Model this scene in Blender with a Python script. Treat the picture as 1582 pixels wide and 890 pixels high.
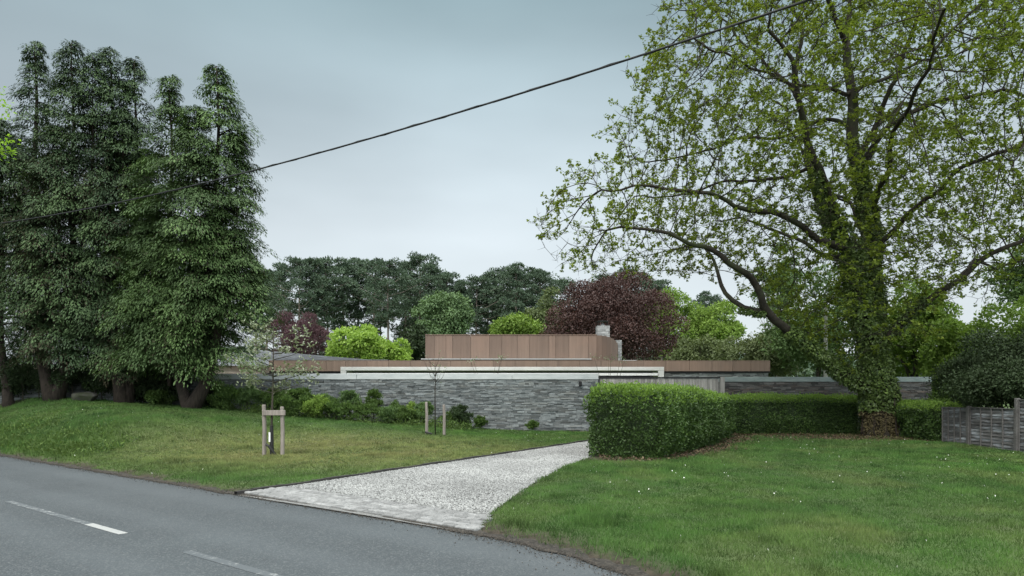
import bpy, math, random
import numpy as np
from mathutils import Vector, kdtree

for o in list(bpy.data.objects):
    bpy.data.objects.remove(o, do_unlink=True)
SC = bpy.context.scene
COL = SC.collection
rad = math.radians

# ------------------------------------------------------------------ camera
EYE, FPX, CX, HY = 1.6, 1055.0, 791.0, 605.0      # eye height; focal length, centre and horizon measured on the photo
cam_d = bpy.data.cameras.new('camera')
cam_d.sensor_width = 36.0
cam_d.lens = 36.0 * FPX / 1582.0
cam_d.shift_y = (HY - 445.0) / 1582.0
cam_d.clip_start, cam_d.clip_end = 0.05, 2000
cam = bpy.data.objects.new('camera', cam_d)
COL.objects.link(cam)
cam.location = (0, 0, EYE)
cam.rotation_euler = (rad(90), 0, 0)
SC.camera = cam

# ------------------------------------------------------------------ sky and sun (overcast)
SUN_EL, SUN_AZ = 46.0, 205.0                        # azimuth clockwise from +Y
w = bpy.data.worlds.new('World'); SC.world = w; w.use_nodes = True
nt = w.node_tree; nt.nodes.clear()
def N(t, **k):
    n = nt.nodes.new(t)
    for a, b in k.items(): setattr(n, a, b)
    return n
out = N('ShaderNodeOutputWorld'); bg = N('ShaderNodeBackground')
sky = N('ShaderNodeTexSky'); sky.sky_type = 'NISHITA'; sky.sun_disc = False
sky.sun_elevation = rad(SUN_EL); sky.sun_rotation = rad(SUN_AZ)
sky.dust_density = 4.0; sky.air_density = 1.2
tc = N('ShaderNodeTexCoord'); sep = N('ShaderNodeSeparateXYZ')
nt.links.new(tc.outputs['Generated'], sep.inputs[0])
ramp = N('ShaderNodeValToRGB')
cr = ramp.color_ramp
cr.elements[0].position = 0.0; cr.elements[0].color = (6.1, 6.65, 6.95, 1)
e = cr.elements.new(0.22); e.color = (6.0, 6.65, 7.0, 1)
e = cr.elements.new(0.38); e.color = (4.0, 4.85, 5.2, 1)
e = cr.elements.new(0.5); e.color = (2.75, 3.75, 4.05, 1)
e = cr.elements.new(0.66); e.color = (11.5, 12.0, 12.1, 1)
cr.elements[-1].position = 1.0; cr.elements[-1].color = (22.0, 22.3, 22.0, 1)
nt.links.new(sep.outputs['Z'], ramp.inputs[0])
mp = N('ShaderNodeMapping'); mp.inputs['Scale'].default_value = (1.1, 1.1, 3.2); mp.inputs['Location'].default_value = (0.35, 0.1, 0.3)
nz = N('ShaderNodeTexNoise'); nz.inputs['Scale'].default_value = 1.6; nz.inputs['Detail'].default_value = 4; nz.inputs['Roughness'].default_value = 0.45
nt.links.new(tc.outputs['Generated'], mp.inputs[0]); nt.links.new(mp.outputs[0], nz.inputs['Vector'])
mr = N('ShaderNodeMapRange'); mr.inputs[1].default_value = 0.3; mr.inputs[2].default_value = 0.7; mr.inputs[3].default_value = 0.82; mr.inputs[4].default_value = 1.14
nt.links.new(nz.outputs[0], mr.inputs[0])
# the cloud layer is thinner (darker) to the far west, a little brighter ahead
mrx = N('ShaderNodeMapRange'); mrx.inputs[1].default_value = -0.62; mrx.inputs[2].default_value = -0.1; mrx.inputs[3].default_value = 0.70; mrx.inputs[4].default_value = 1.0
nt.links.new(sep.outputs['X'], mrx.inputs[0])
# brightness added to the sky behind camera, the sun's side, to lift camera-facing faces
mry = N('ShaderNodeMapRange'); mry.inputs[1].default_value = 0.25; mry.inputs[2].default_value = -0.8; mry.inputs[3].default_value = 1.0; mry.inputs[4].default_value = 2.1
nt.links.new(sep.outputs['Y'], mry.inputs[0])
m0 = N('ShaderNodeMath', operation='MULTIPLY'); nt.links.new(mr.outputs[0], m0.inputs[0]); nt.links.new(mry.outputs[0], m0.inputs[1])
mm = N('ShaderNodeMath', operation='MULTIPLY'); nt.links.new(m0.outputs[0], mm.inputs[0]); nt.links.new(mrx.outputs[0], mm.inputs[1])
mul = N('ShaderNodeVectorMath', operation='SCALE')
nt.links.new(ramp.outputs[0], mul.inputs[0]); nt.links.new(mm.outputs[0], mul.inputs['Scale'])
mix = N('ShaderNodeMix', data_type='RGBA'); mix.inputs[0].default_value = 0.88
nt.links.new(sky.outputs[0], mix.inputs[6]); nt.links.new(mul.outputs[0], mix.inputs[7])
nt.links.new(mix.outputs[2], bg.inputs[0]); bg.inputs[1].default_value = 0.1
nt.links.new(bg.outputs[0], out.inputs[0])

sd = bpy.data.lights.new('sun', 'SUN'); sd.energy = 1.5; sd.angle = rad(25); sd.color = (1.0, 0.96, 0.9)
sun = bpy.data.objects.new('sun', sd); COL.objects.link(sun)
az, el = rad(SUN_AZ), rad(SUN_EL)
sdir = Vector((math.sin(az) * math.cos(el), math.cos(az) * math.cos(el), math.sin(el)))
sun.rotation_euler = sdir.to_track_quat('Z', 'Y').to_euler()
SC.view_settings.view_transform = 'Standard'; SC.view_settings.look = 'None'
SC.view_settings.exposure = 0.5; SC.view_settings.gamma = 1.0; SC.view_settings.use_curve_mapping = False
SC.render.engine = 'CYCLES'
SC.cycles.max_bounces = 6; SC.cycles.diffuse_bounces = 3; SC.cycles.transmission_bounces = 4; SC.cycles.transparent_max_bounces = 8

# ------------------------------------------------------------------ helpers
def W(px, py, d):
    """point at depth d in front of the camera for a position measured on the photo"""
    return ((px - CX) / FPX * d, d, EYE + (HY - py) / FPX * d)

def tag(o, label=None, cat=None, group=None, kind=None):
    if label: o['label'] = label
    if cat: o['category'] = cat
    if group: o['group'] = group
    if kind: o['kind'] = kind
    return o

def empty(name, loc, label, cat, group=None, rz=0):
    o = bpy.data.objects.new(name, None); COL.objects.link(o)
    o.location = loc; o.rotation_euler = (0, 0, rz); o.empty_display_size = 0.3
    return tag(o, label, cat, group)

def make(name, V, F, mat, parent=None, attrs=None, smooth=False, local=False):
    """V: (n,3); F: list of (m,k) int arrays. World coordinates unless local; a parented mesh is stored relative to its parent's place."""
    V = np.asarray(V, dtype=np.float64).reshape(-1, 3)
    if isinstance(F, np.ndarray): F = [F]
    F = [np.asarray(f, dtype=np.int32) for f in F if len(f)]
    loc = np.zeros(3)
    if not local:
        if parent is not None:
            loc = np.array(abs_loc(parent))
        V = V - loc
    me = bpy.data.meshes.new(name)
    me.vertices.add(len(V)); me.vertices.foreach_set('co', V.astype(np.float32).ravel())
    li = np.concatenate([f.ravel() for f in F]); me.loops.add(len(li)); me.loops.foreach_set('vertex_index', li)
    tot = np.concatenate([np.full(len(f), f.shape[1], np.int32) for f in F])
    st = np.concatenate([[0], np.cumsum(tot)[:-1]]).astype(np.int32)
    me.polygons.add(len(tot)); me.polygons.foreach_set('loop_start', st); me.polygons.foreach_set('loop_total', tot)
    me.update(calc_edges=True)
    me.polygons.foreach_set('use_smooth', np.full(len(tot), bool(smooth)))
    if attrs:
        for k, a in attrs.items():
            at = me.attributes.new(k, 'FLOAT', 'POINT'); at.data.foreach_set('value', np.asarray(a, np.float32))
    me.materials.append(mat)
    o = bpy.data.objects.new(name, me); COL.objects.link(o)
    if parent is not None: o.parent = parent
    return o

def abs_loc(o):
    p = Vector(o.location)
    q = o.parent
    while q is not None:
        p = p + q.location; q = q.parent
    return p

class MB:
    """collects boxes and tubes into one mesh, with a random value per piece"""
    def __init__(s, seed=1):
        s.V = []; s.F4 = []; s.F3 = []; s.A = []; s.n = 0; s.r = random.Random(seed); s.N = {}
    def add(s, V, faces, a=None):
        a = s.r.random() if a is None else a
        s.V.extend(V); s.A.extend([a] * len(V))
        for f in faces:
            g = [i + s.n for i in f]
            s.N.setdefault(len(g), []).append(g)
        s.n += len(V)
    def box(s, x0, x1, y0, y1, z0, z1, a=None, bev=0.0):
        if bev <= 0:
            V = [(x, y, z) for z in (z0, z1) for y in (y0, y1) for x in (x0, x1)]
            s.add(V, [(0, 2, 3, 1), (4, 5, 7, 6), (0, 1, 5, 4), (2, 6, 7, 3), (0, 4, 6, 2), (1, 3, 7, 5)], a)
        else:
            b = min(bev, (x1-x0)/2.2, (z1-z0)/2.2, (y1-y0)/2.2)
            V = []
            for z in (z0, z1):
                sg = b if z == z0 else -b
                for (x, y) in ((x0, y0), (x1, y0), (x1, y1), (x0, y1)):
                    xx = x + (b if x == x0 else -b); yy = y + (b if y == y0 else -b)
                    V += [(xx, yy, z), (xx, y, z+sg), (x, yy, z+sg)]
            Fc = []
            for k in range(4):
                k2 = (k+1) % 4
                a0, a1 = 3*k, 3*k2; b0, b1 = 12+3*k, 12+3*k2
                s0, s1 = (1, 1) if k in (0, 2) else (2, 2)
                Fc.append((a0+s0, a1+s1, b1+s1, b0+s0))
                Fc.append((a0, a1, a1+s1, a0+s0)); Fc.append((b0+s0, b1+s1, b1, b0))
                Fc.append((a0+1, b0+1, b0+2, a0+2) if k in (0, 2) else (a0+2, b0+2, b0+1, a0+1))
                Fc.append((a0, a0+1, a0+2)); Fc.append((b0, b0+1, b0+2))
            Fc.append((9, 6, 3, 0)); Fc.append((12, 15, 18, 21))
            s.add(V, Fc, a)
    def tube(s, P, R, n=8, a=None, cap=True):
        P = [Vector(p) for p in P]
        if not hasattr(R, '__len__'): R = [R] * len(P)
        V = []; up = None
        for i, p in enumerate(P):
            t = (P[min(i+1, len(P)-1)] - P[max(i-1, 0)])
            if t.length < 1e-9: t = Vector((0, 0, 1))
            t.normalize()
            if up is None:
                up = t.orthogonal().normalized()
            else:
                up = (up - t * up.dot(t))
                up = up.normalized() if up.length > 1e-6 else t.orthogonal().normalized()
            b = t.cross(up)
            for k in range(n):
                an = 2*math.pi*k/n
                V.append(tuple(p + (up*math.cos(an) + b*math.sin(an)) * R[i]))
        Fc = []
        for i in range(len(P)-1):
            for k in range(n):
                Fc.append((i*n+k, i*n+(k+1) % n, (i+1)*n+(k+1) % n, (i+1)*n+k))
        if cap and n > 2:
            Fc.append(tuple(reversed(range(n)))); Fc.append(tuple((len(P)-1)*n+k for k in range(n)))
        s.add(V, Fc, a)
    def build(s, name, mat, parent=None, smooth=False, local=False):
        return make(name, np.array(s.V), [np.array(v) for v in s.N.values()], mat, parent, {'v': s.A}, smooth, local)

# numpy noise
_perm = np.random.default_rng(7).random((256, 256))
def vnoise(x, y):
    x = np.asarray(x, float); y = np.asarray(y, float)
    xi = np.floor(x).astype(int); yi = np.floor(y).astype(int)
    fx = x-xi; fy = y-yi; fx = fx*fx*(3-2*fx); fy = fy*fy*(3-2*fy)
    g = lambda a, b: _perm[a & 255, b & 255]
    return (g(xi, yi)*(1-fx)+g(xi+1, yi)*fx)*(1-fy) + (g(xi, yi+1)*(1-fx)+g(xi+1, yi+1)*fx)*fy
def fbm(x, y, o=4):
    s = 0; a = .5; t = 0
    for i in range(o):
        s = s + a*vnoise(x*2**i+13*i, y*2**i+7*i); t += a; a *= .5
    return s/t
def sstep(a, b, x):
    t = np.clip((np.asarray(x, float)-a)/(b-a), 0, 1); return t*t*(3-2*t)
def unit(v):
    return v/np.maximum(np.linalg.norm(v, axis=-1, keepdims=True), 1e-9)
def rdir(rng, n):
    return unit(rng.normal(size=(n, 3)))

def leaf_quads(P, D, Nn, L, Wd, fold=0.12, rng=None):
    """diamond leaves: base P, along D, facing Nn"""
    S = unit(np.cross(D, Nn)); Nn = unit(np.cross(S, D))
    L = np.asarray(L)[:, None]*np.ones((len(P), 1)) if np.ndim(L) else np.full((len(P), 1), L)
    Wd = np.asarray(Wd)[:, None] if np.ndim(Wd) else np.full((len(P), 1), Wd)
    m = P + D*L*.45
    V = np.stack([P, m+S*Wd*.5+Nn*L*fold, P+D*L, m-S*Wd*.5+Nn*L*fold], 1)
    n = len(P)
    F = np.arange(n*4).reshape(n, 4)
    F3 = np.concatenate([F[:, [0, 1, 2]], F[:, [0, 2, 3]]])
    return V.reshape(-1, 3), F3
def leafobj(name, P, D, Nn, L, Wd, mat, parent, rng, v=None, fold=.12, local=False):
    V, F = leaf_quads(P, D, Nn, L, Wd, fold)
    vv = rng.random(len(P)) if v is None else v
    return make(name, V, F, mat, parent, {'v': np.repeat(vv, 4)}, local=local)

# ------------------------------------------------------------------ materials
def new_mat(name):
    m = bpy.data.materials.new(name); m.use_nodes = True
    t = m.node_tree; t.nodes.clear()
    o = t.nodes.new('ShaderNodeOutputMaterial')
    return m, t, o
def rgba(c): return (c[0], c[1], c[2], 1)
def nd(t, typ, **k):
    n = t.nodes.new(typ)
    for a, b in k.items(): setattr(n, a, b)
    return n
def noise_node(t, scale, detail=3, rough=.5, vec=None, sc=None):
    n = nd(t, 'ShaderNodeTexNoise'); n.inputs['Scale'].default_value = scale; n.inputs['Detail'].default_value = detail; n.inputs['Roughness'].default_value = rough
    c = nd(t, 'ShaderNodeNewGeometry')
    src = c.outputs['Position']
    if sc:
        m = nd(t, 'ShaderNodeMapping'); m.inputs['Scale'].default_value = sc; t.links.new(src, m.inputs[0]); src = m.outputs[0]
    t.links.new(src, n.inputs['Vector'])
    return n
def mixc(t, fac, a, b, blend='MIX'):
    m = nd(t, 'ShaderNodeMix', data_type='RGBA'); m.blend_type = blend
    for s, i in ((fac, 0), (a, 6), (b, 7)):
        if isinstance(s, (int, float)): m.inputs[i].default_value = s
        elif isinstance(s, tuple): m.inputs[i].default_value = rgba(s)
        else: t.links.new(s, m.inputs[i])
    return m.outputs[2]
def mapr(t, s, a, b, c, d):
    m = nd(t, 'ShaderNodeMapRange'); t.links.new(s, m.inputs[0])
    for i, x in enumerate((a, b, c, d)): m.inputs[i+1].default_value = x
    return m.outputs[0]
def attr(t, n='v'):
    a = nd(t, 'ShaderNodeAttribute'); a.attribute_name = n; return a.outputs['Fac']

def leaf_mat(name, dark, light, clump=None, nscale=0.6, trans=.3, rough=.6, spec=.25, tcol=None):
    m, t, o = new_mat(name)
    c = mixc(t, attr(t), dark, light)
    n = noise_node(t, nscale, 3)
    f = mapr(t, n.outputs[0], .36, .64, 0, 1)
    c = mixc(t, f, c, clump if clump else tuple(x*1.25 for x in light))  if clump else mixc(t, mapr(t, n.outputs[0], .3, .7, 0, .5), c, mixc(t, 0.5, light, dark))
    p = nd(t, 'ShaderNodeBsdfPrincipled'); t.links.new(c, p.inputs['Base Color'])
    p.inputs['Roughness'].default_value = rough; p.inputs['Specular IOR Level'].default_value = spec
    tr = nd(t, 'ShaderNodeBsdfTranslucent')
    tc_ = mixc(t, 1.0, c, tcol or (1.15, 1.2, .6), 'MULTIPLY'); t.links.new(tc_, tr.inputs[0])
    ms = nd(t, 'ShaderNodeMixShader'); ms.inputs[0].default_value = trans
    t.links.new(p.outputs[0], ms.inputs[1]); t.links.new(tr.outputs[0], ms.inputs[2]); t.links.new(ms.outputs[0], o.inputs[0])
    return m
def rough_mat(name, a, b, scale=3, rough=.85, sc=None, bump=.0, bscale=20, spec=.3, useattr=0.0, metallic=0, third=None, tscale=1):
    m, t, o = new_mat(name)
    n = noise_node(t, scale, 5, .6, sc=sc)
    f = mapr(t, n.outputs[0], .3, .7, 0, 1)
    c = mixc(t, f, a, b)
    if third:
        n3 = noise_node(t, tscale, 4, .6, sc=sc)
        c = mixc(t, mapr(t, n3.outputs[0], .5, .68, 0, 1), c, third)
    if useattr:
        vv = mapr(t, attr(t), 0, 1, 1-useattr, 1+useattr)
        sv = nd(t, 'ShaderNodeVectorMath', operation='SCALE'); t.links.new(c, sv.inputs[0]); t.links.new(vv, sv.inputs['Scale']); c = sv.outputs[0]
    p = nd(t, 'ShaderNodeBsdfPrincipled'); t.links.new(c, p.inputs['Base Color'])
    p.inputs['Roughness'].default_value = rough; p.inputs['Specular IOR Level'].default_value = spec; p.inputs['Metallic'].default_value = metallic
    if bump:
        nb = noise_node(t, bscale, 6, .65, sc=sc)
        bp = nd(t, 'ShaderNodeBump'); bp.inputs['Strength'].default_value = bump; bp.inputs['Distance'].default_value = .02
        t.links.new(nb.outputs[0], bp.inputs['Height']); t.links.new(bp.outputs[0], p.inputs['Normal'])
    t.links.new(p.outputs[0], o.inputs[0])
    return m

M = {}
M['bark'] = rough_mat('bark_grey_brown', (.03, .026, .02), (.075, .065, .05), 6, .9, sc=(3, 3, .6), bump=.8, bscale=14, third=(.05, .062, .03), tscale=1.5)
M['bark_tree'] = rough_mat('bark_dark_mossy', (.014, .012, .009), (.042, .036, .027), 5, .9, bump=.6, bscale=9, third=(.034, .045, .017), tscale=.8)
M['bark_red'] = rough_mat('bark_conifer', (.02, .016, .013), (.058, .045, .036), 4, .9, sc=(4, 4, .5), bump=.9, bscale=12)
M['bark_pine'] = rough_mat('bark_pine', (.14, .115, .095), (.24, .21, .18), 1.2, .9)
M['bark_pale'] = rough_mat('bark_pale', (.12, .115, .095), (.2, .19, .16), 3, .85)
M['leaf_oak'] = leaf_mat('leaf_spring_olive', (.06, .105, .014), (.26, .33, .055), (.15, .19, .028), .35, .45)
M['leaf_ivy'] = leaf_mat('leaf_ivy', (.03, .062, .016), (.18, .26, .065), (.07, .11, .026), 1.0, .15, .45, .4)
M['leaf_ivy_dry'] = leaf_mat('leaf_ivy_dry', (.07, .05, .028), (.17, .15, .07), (.09, .075, .035), 1.5, .15)
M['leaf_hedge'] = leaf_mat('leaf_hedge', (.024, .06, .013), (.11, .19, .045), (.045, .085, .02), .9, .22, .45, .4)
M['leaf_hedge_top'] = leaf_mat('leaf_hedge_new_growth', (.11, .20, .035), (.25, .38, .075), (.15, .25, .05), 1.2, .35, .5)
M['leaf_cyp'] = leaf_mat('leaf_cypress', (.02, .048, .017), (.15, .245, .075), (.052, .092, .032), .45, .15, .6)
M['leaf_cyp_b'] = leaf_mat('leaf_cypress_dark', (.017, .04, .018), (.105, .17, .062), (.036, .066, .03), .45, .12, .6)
M['leaf_dead'] = leaf_mat('leaf_bronze_inner', (.05, .045, .03), (.10, .095, .055), (.07, .06, .04), .6, .12)
M['leaf_pine'] = leaf_mat('leaf_pine', (.045, .078, .05), (.14, .195, .125), (.07, .105, .068), .12, .08, .7)
M['leaf_mid'] = leaf_mat('leaf_mid_green', (.055, .105, .035), (.15, .235, .085), (.09, .15, .05), .3, .25)
M['leaf_lime'] = leaf_mat('leaf_lime', (.17, .29, .045), (.36, .50, .12), (.25, .38, .07), .5, .35)
M['leaf_yell'] = leaf_mat('leaf_yellow_green', (.11, .19, .035), (.26, .37, .08), (.16, .25, .05), .35, .3)
M['leaf_beech'] = leaf_mat('leaf_copper_beech', (.036, .019, .016), (.10, .052, .043), (.058, .03, .025), .5, .15, .5, .35, tcol=(1.3, .8, .7))
M['leaf_plum'] = leaf_mat('leaf_purple_plum', (.065, .034, .042), (.14, .08, .09), (.09, .05, .055), .6, .15, tcol=(1.3, .8, .8))
M['leaf_bluish'] = leaf_mat('leaf_blue_green', (.08, .14, .06), (.20, .30, .14), (.12, .19, .085), .3, .25)
M['leaf_olive'] = leaf_mat('leaf_olive_grey', (.075, .10, .04), (.15, .19, .08), (.10, .13, .055), .3, .25)
M['leaf_shrub'] = leaf_mat('leaf_shrub', (.035, .075, .02), (.14, .225, .055), (.065, .11, .028), 1.2, .28)
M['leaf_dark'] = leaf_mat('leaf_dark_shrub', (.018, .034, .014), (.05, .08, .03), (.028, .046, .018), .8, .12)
M['leaf_pale'] = leaf_mat('leaf_whitebeam', (.07, .10, .04), (.50, .53, .43), (.15, .19, .10), 5, .25)
M['leaf_bright'] = leaf_mat('leaf_bright_spring', (.18, .33, .04), (.34, .52, .08), (.25, .42, .06), 1, .45)

# grass: greener or drier by the attribute dry, bare soil and leaf litter by the attribute bare
def grass_mat(name, blades):
    m, t, o = new_mat(name)
    n = noise_node(t, 1.3, 5, .6); n2 = noise_node(t, .25, 3, .5); n3 = noise_node(t, 9, 3, .6)
    g = mixc(t, mapr(t, n.outputs[0], .35, .65, 0, 1), (.05, .118, .026), (.092, .172, .04))
    g = mixc(t, mapr(t, n2.outputs[0], .35, .65, 0, .7), g, (.06, .115, .035))
    d = mixc(t, mapr(t, n3.outputs[0], .3, .7, 0, 1), (.26, .265, .11), (.155, .175, .06))
    g = mixc(t, attr(t, 'dry'), g, d)
    if blades:
        vv = mapr(t, attr(t), 0, 1, .5, 1.5)
        s = nd(t, 'ShaderNodeVectorMath', operation='SCALE'); t.links.new(g, s.inputs[0]); t.links.new(vv, s.inputs['Scale']); g = s.outputs[0]
    else:
        g = mixc(t, .35, g, (.055, .05, .03))
        soil = mixc(t, mapr(t, n3.outputs[0], .35, .65, 0, 1), (.028, .023, .017), (.066, .053, .039))
        g = mixc(t, attr(t, 'bare'), g, soil)
    p = nd(t, 'ShaderNodeBsdfPrincipled'); t.links.new(g, p.inputs['Base Color']); p.inputs['Roughness'].default_value = .75
    p.inputs['Specular IOR Level'].default_value = .2
    if blades:
        tr = nd(t, 'ShaderNodeBsdfTranslucent'); t.links.new(g, tr.inputs[0])
        ms = nd(t, 'ShaderNodeMixShader'); ms.inputs[0].default_value = .3
        t.links.new(p.outputs[0], ms.inputs[1]); t.links.new(tr.outputs[0], ms.inputs[2]); t.links.new(ms.outputs[0], o.inputs[0])
    else:
        bp = nd(t, 'ShaderNodeBump'); bp.inputs['Strength'].default_value = .8; bp.inputs['Distance'].default_value = .03
        nb = noise_node(t, 25, 5, .7); t.links.new(nb.outputs[0], bp.inputs['Height']); t.links.new(bp.outputs[0], p.inputs['Normal'])
        t.links.new(p.outputs[0], o.inputs[0])
    return m
M['ground'] = grass_mat('grass_ground', False)
M['blade'] = grass_mat('grass_blades', True)

def asphalt_mat():
    m, t, o = new_mat('asphalt')
    n = noise_node(t, .5, 5, .6); n2 = noise_node(t, 90, 2, .5); n4 = noise_node(t, .22, 3, .5, sc=(1, 1, 1))
    c = mixc(t, mapr(t, n.outputs[0], .3, .7, 0, 1), (.040, .049, .054), (.062, .075, .081))
    v = nd(t, 'ShaderNodeTexVoronoi'); v.inputs['Scale'].default_value = 75
    g = nd(t, 'ShaderNodeNewGeometry'); t.links.new(g.outputs['Position'], v.inputs['Vector'])
    hs = nd(t, 'ShaderNodeSeparateColor'); t.links.new(v.outputs['Color'], hs.inputs[0])
    c = mixc(t, mapr(t, hs.outputs[0], .55, 1.0, 0, .55), c, (.15, .16, .16))
    c = mixc(t, mapr(t, hs.outputs[1], .6, 1.0, 0, .5), c, (.05, .055, .06))
    c = mixc(t, mapr(t, n4.outputs[0], .48, .62, 0, .35), c, (.075, .085, .09))
    dt = nd(t, 'ShaderNodeVectorMath', operation='DOT_PRODUCT'); dt.inputs[1].default_value = (.608, .795, 0); t.links.new(g.outputs['Position'], dt.inputs[0])
    sn = nd(t, 'ShaderNodeMath', operation='SINE'); m1 = nd(t, 'ShaderNodeMath', operation='MULTIPLY'); m1.inputs[1].default_value = 5.1; t.links.new(dt.outputs['Value'], m1.inputs[0]); t.links.new(m1.outputs[0], sn.inputs[0])
    c = mixc(t, mapr(t, sn.outputs[0], -.2, 1.0, 0, .22), c, (.105, .12, .128))
    # hairline cracks
    vc = nd(t, 'ShaderNodeTexVoronoi'); vc.feature = 'DISTANCE_TO_EDGE'; vc.inputs['Scale'].default_value = .55
    nw = noise_node(t, 2.5, 4, .6); ad = nd(t, 'ShaderNodeVectorMath', operation='ADD')
    t.links.new(g.outputs['Position'], ad.inputs[0]); sc = nd(t, 'ShaderNodeVectorMath', operation='SCALE'); sc.inputs['Scale'].default_value = .7
    t.links.new(nw.outputs['Color'], sc.inputs[0]); t.links.new(sc.outputs[0], ad.inputs[1]); t.links.new(ad.outputs[0], vc.inputs['Vector'])
    c = mixc(t, mapr(t, vc.outputs['Distance'], 0.0, .006, .38, 0), c, (.04, .042, .045))
    p = nd(t, 'ShaderNodeBsdfPrincipled'); t.links.new(c, p.inputs['Base Color']); p.inputs['Roughness'].default_value = .72
    p.inputs['Specular IOR Level'].default_value = .4
    bp = nd(t, 'ShaderNodeBump'); bp.inputs['Strength'].default_value = .5; bp.inputs['Distance'].default_value = .006
    t.links.new(v.outputs['Distance'], bp.inputs['Height']); t.links.new(bp.outputs[0], p.inputs['Normal'])
    t.links.new(p.outputs[0], o.inputs[0]); return m
M['asphalt'] = asphalt_mat()
def paint_mat():
    m, t, o = new_mat('worn_road_paint')
    n = noise_node(t, 14, 5, .7); n2 = noise_node(t, 1.2, 3, .6)
    s = nd(t, 'ShaderNodeMath', operation='ADD'); t.links.new(n.outputs[0], s.inputs[0]); t.links.new(mapr(t, attr(t, 'v'), 0, 1, -.15, .2), s.inputs[1])
    c = mixc(t, mapr(t, s.outputs[0], .42, .58, 0, 1), (.085, .098, .105), (.33, .34, .33))
    p = nd(t, 'ShaderNodeBsdfPrincipled'); t.links.new(c, p.inputs['Base Color']); p.inputs['Roughness'].default_value = .7
    t.links.new(p.outputs[0], o.inputs[0]); return m
M['paint'] = paint_mat()
M['gravel'] = rough_mat('pale_gravel_bed', (.15, .152, .147), (.25, .252, .245), 30, .9, bump=1.0, bscale=45, third=(.2, .2, .19), tscale=1.0)
M['pebble'] = rough_mat('pale_limestone_chips', (.18, .183, .178), (.31, .315, .305), .5, .85, useattr=.45)
M['sett'] = rough_mat('granite_sett', (.165, .168, .165), (.28, .283, .278), 12, .8, bump=.4, bscale=60, useattr=.22)
M['soil'] = rough_mat('dark_soil_and_grit', (.022, .02, .017), (.055, .05, .043), 8, .95, bump=1.0, bscale=40, third=(.09, .08, .065), tscale=30)
M['edging'] = rough_mat('dark_edging', (.03, .03, .03), (.06, .055, .05), 5, .8)
M['slate'] = rough_mat('stacked_slate', (.09, .105, .108), (.245, .262, .262), 3.0, .75, sc=(1.5, 1.5, 9), bump=.5, bscale=30, useattr=.5, third=(.17, .175, .165), tscale=1.1)
M['slate_wet'] = rough_mat('stacked_slate_brown', (.075, .075, .075), (.17, .165, .16), 3.0, .75, sc=(1.5, 1.5, 9), bump=.5, bscale=30, useattr=.5, third=(.13, .10, .085), tscale=.8)
M['mortar'] = rough_mat('dark_joint', (.03, .034, .037), (.055, .06, .062), 6, .95)
M['coping'] = rough_mat('pale_stone_coping', (.36, .39, .39), (.49, .51, .505), 1.6, .7, bump=.15, bscale=30, sc=(1, 1, 4))
M['coping_g'] = rough_mat('green_grey_coping', (.20, .25, .245), (.33, .38, .37), 2.5, .7, bump=.15, bscale=30, sc=(1, 1, 4))
M['render_w'] = rough_mat('white_concrete_frame', (.50, .50, .485), (.62, .62, .60), 1.3, .6)
def corten_mat():
    m, t, o = new_mat('weathered_steel')
    n = noise_node(t, 3, 5, .6, sc=(2.2, 2.2, .12)); n2 = noise_node(t, .7, 3, .6)
    c = mixc(t, mapr(t, n.outputs[0], .32, .68, 0, 1), (.145, .102, .078), (.20, .14, .107))
    c = mixc(t, mapr(t, n2.outputs[0], .45, .65, 0, .5), c, (.205, .135, .10))
    vv = mapr(t, attr(t), 0, 1, .82, 1.15); s = nd(t, 'ShaderNodeVectorMath', operation='SCALE'); t.links.new(c, s.inputs[0]); t.links.new(vv, s.inputs['Scale'])
    p = nd(t, 'ShaderNodeBsdfPrincipled'); t.links.new(s.outputs[0], p.inputs['Base Color']); p.inputs['Roughness'].default_value = .7
    t.links.new(p.outputs[0], o.inputs[0]); return m
M['corten'] = corten_mat()
M['brown_dark'] = rough_mat('brown_recess_panel', (.09, .06, .05), (.13, .09, .075), 2, .7)
M['roof_grey'] = rough_mat('grey_roof_tiles', (.10, .11, .12), (.17, .18, .19), 4, .7, sc=(1, 1, 3), useattr=.25)
M['black'] = rough_mat('black_metal', (.012, .012, .013), (.02, .02, .021), 4, .5)
M['cable'] = rough_mat('black_cable', (.010, .012, .012), (.02, .022, .022), 10, .6)
M['rubber'] = rough_mat('black_plastic', (.014, .014, .014), (.025, .025, .025), 8, .5)
M['galv'] = rough_mat('galvanised_cowl', (.3, .3, .3), (.5, .5, .5), 4, .5, metallic=.4)
M['white'] = rough_mat('white_plastic', (.7, .7, .7), (.8, .8, .8), 4, .5)
M['stake'] = rough_mat('weathered_stake', (.17, .15, .135), (.30, .265, .235), 5, .85, sc=(5, 5, .5), bump=.4, bscale=30)
M['gate'] = rough_mat('silvered_timber', (.24, .23, .215), (.38, .365, .34), 4, .85, sc=(6, 6, .35), useattr=.28, bump=.3, bscale=20)
M['fence'] = rough_mat('grey_weathered_panel', (.055, .053, .052), (.13, .127, .125), 3, .9, sc=(1, 1.2, 8), useattr=.35, bump=.3, bscale=20, third=(.26, .28, .30), tscale=1.2)
M['fence_post'] = rough_mat('grey_fence_post', (.085, .08, .077), (.15, .145, .14), 3, .9, bump=.3)
M['pole'] = rough_mat('pale_timber_pole', (.28, .29, .24), (.40, .40, .34), 2, .8, sc=(4, 4, .4))
M['cream'] = rough_mat('cream_render', (.42, .37, .30), (.52, .46, .38), 1.5, .85)
M['boulder'] = rough_mat('grey_boulder', (.045, .045, .04), (.11, .105, .095), 3, .9, bump=.7, bscale=12, third=(.05, .06, .03), tscale=2)
M['petal'] = rough_mat('daisy_petals', (.6, .6, .56), (.75, .75, .7), 4, .7)
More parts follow.
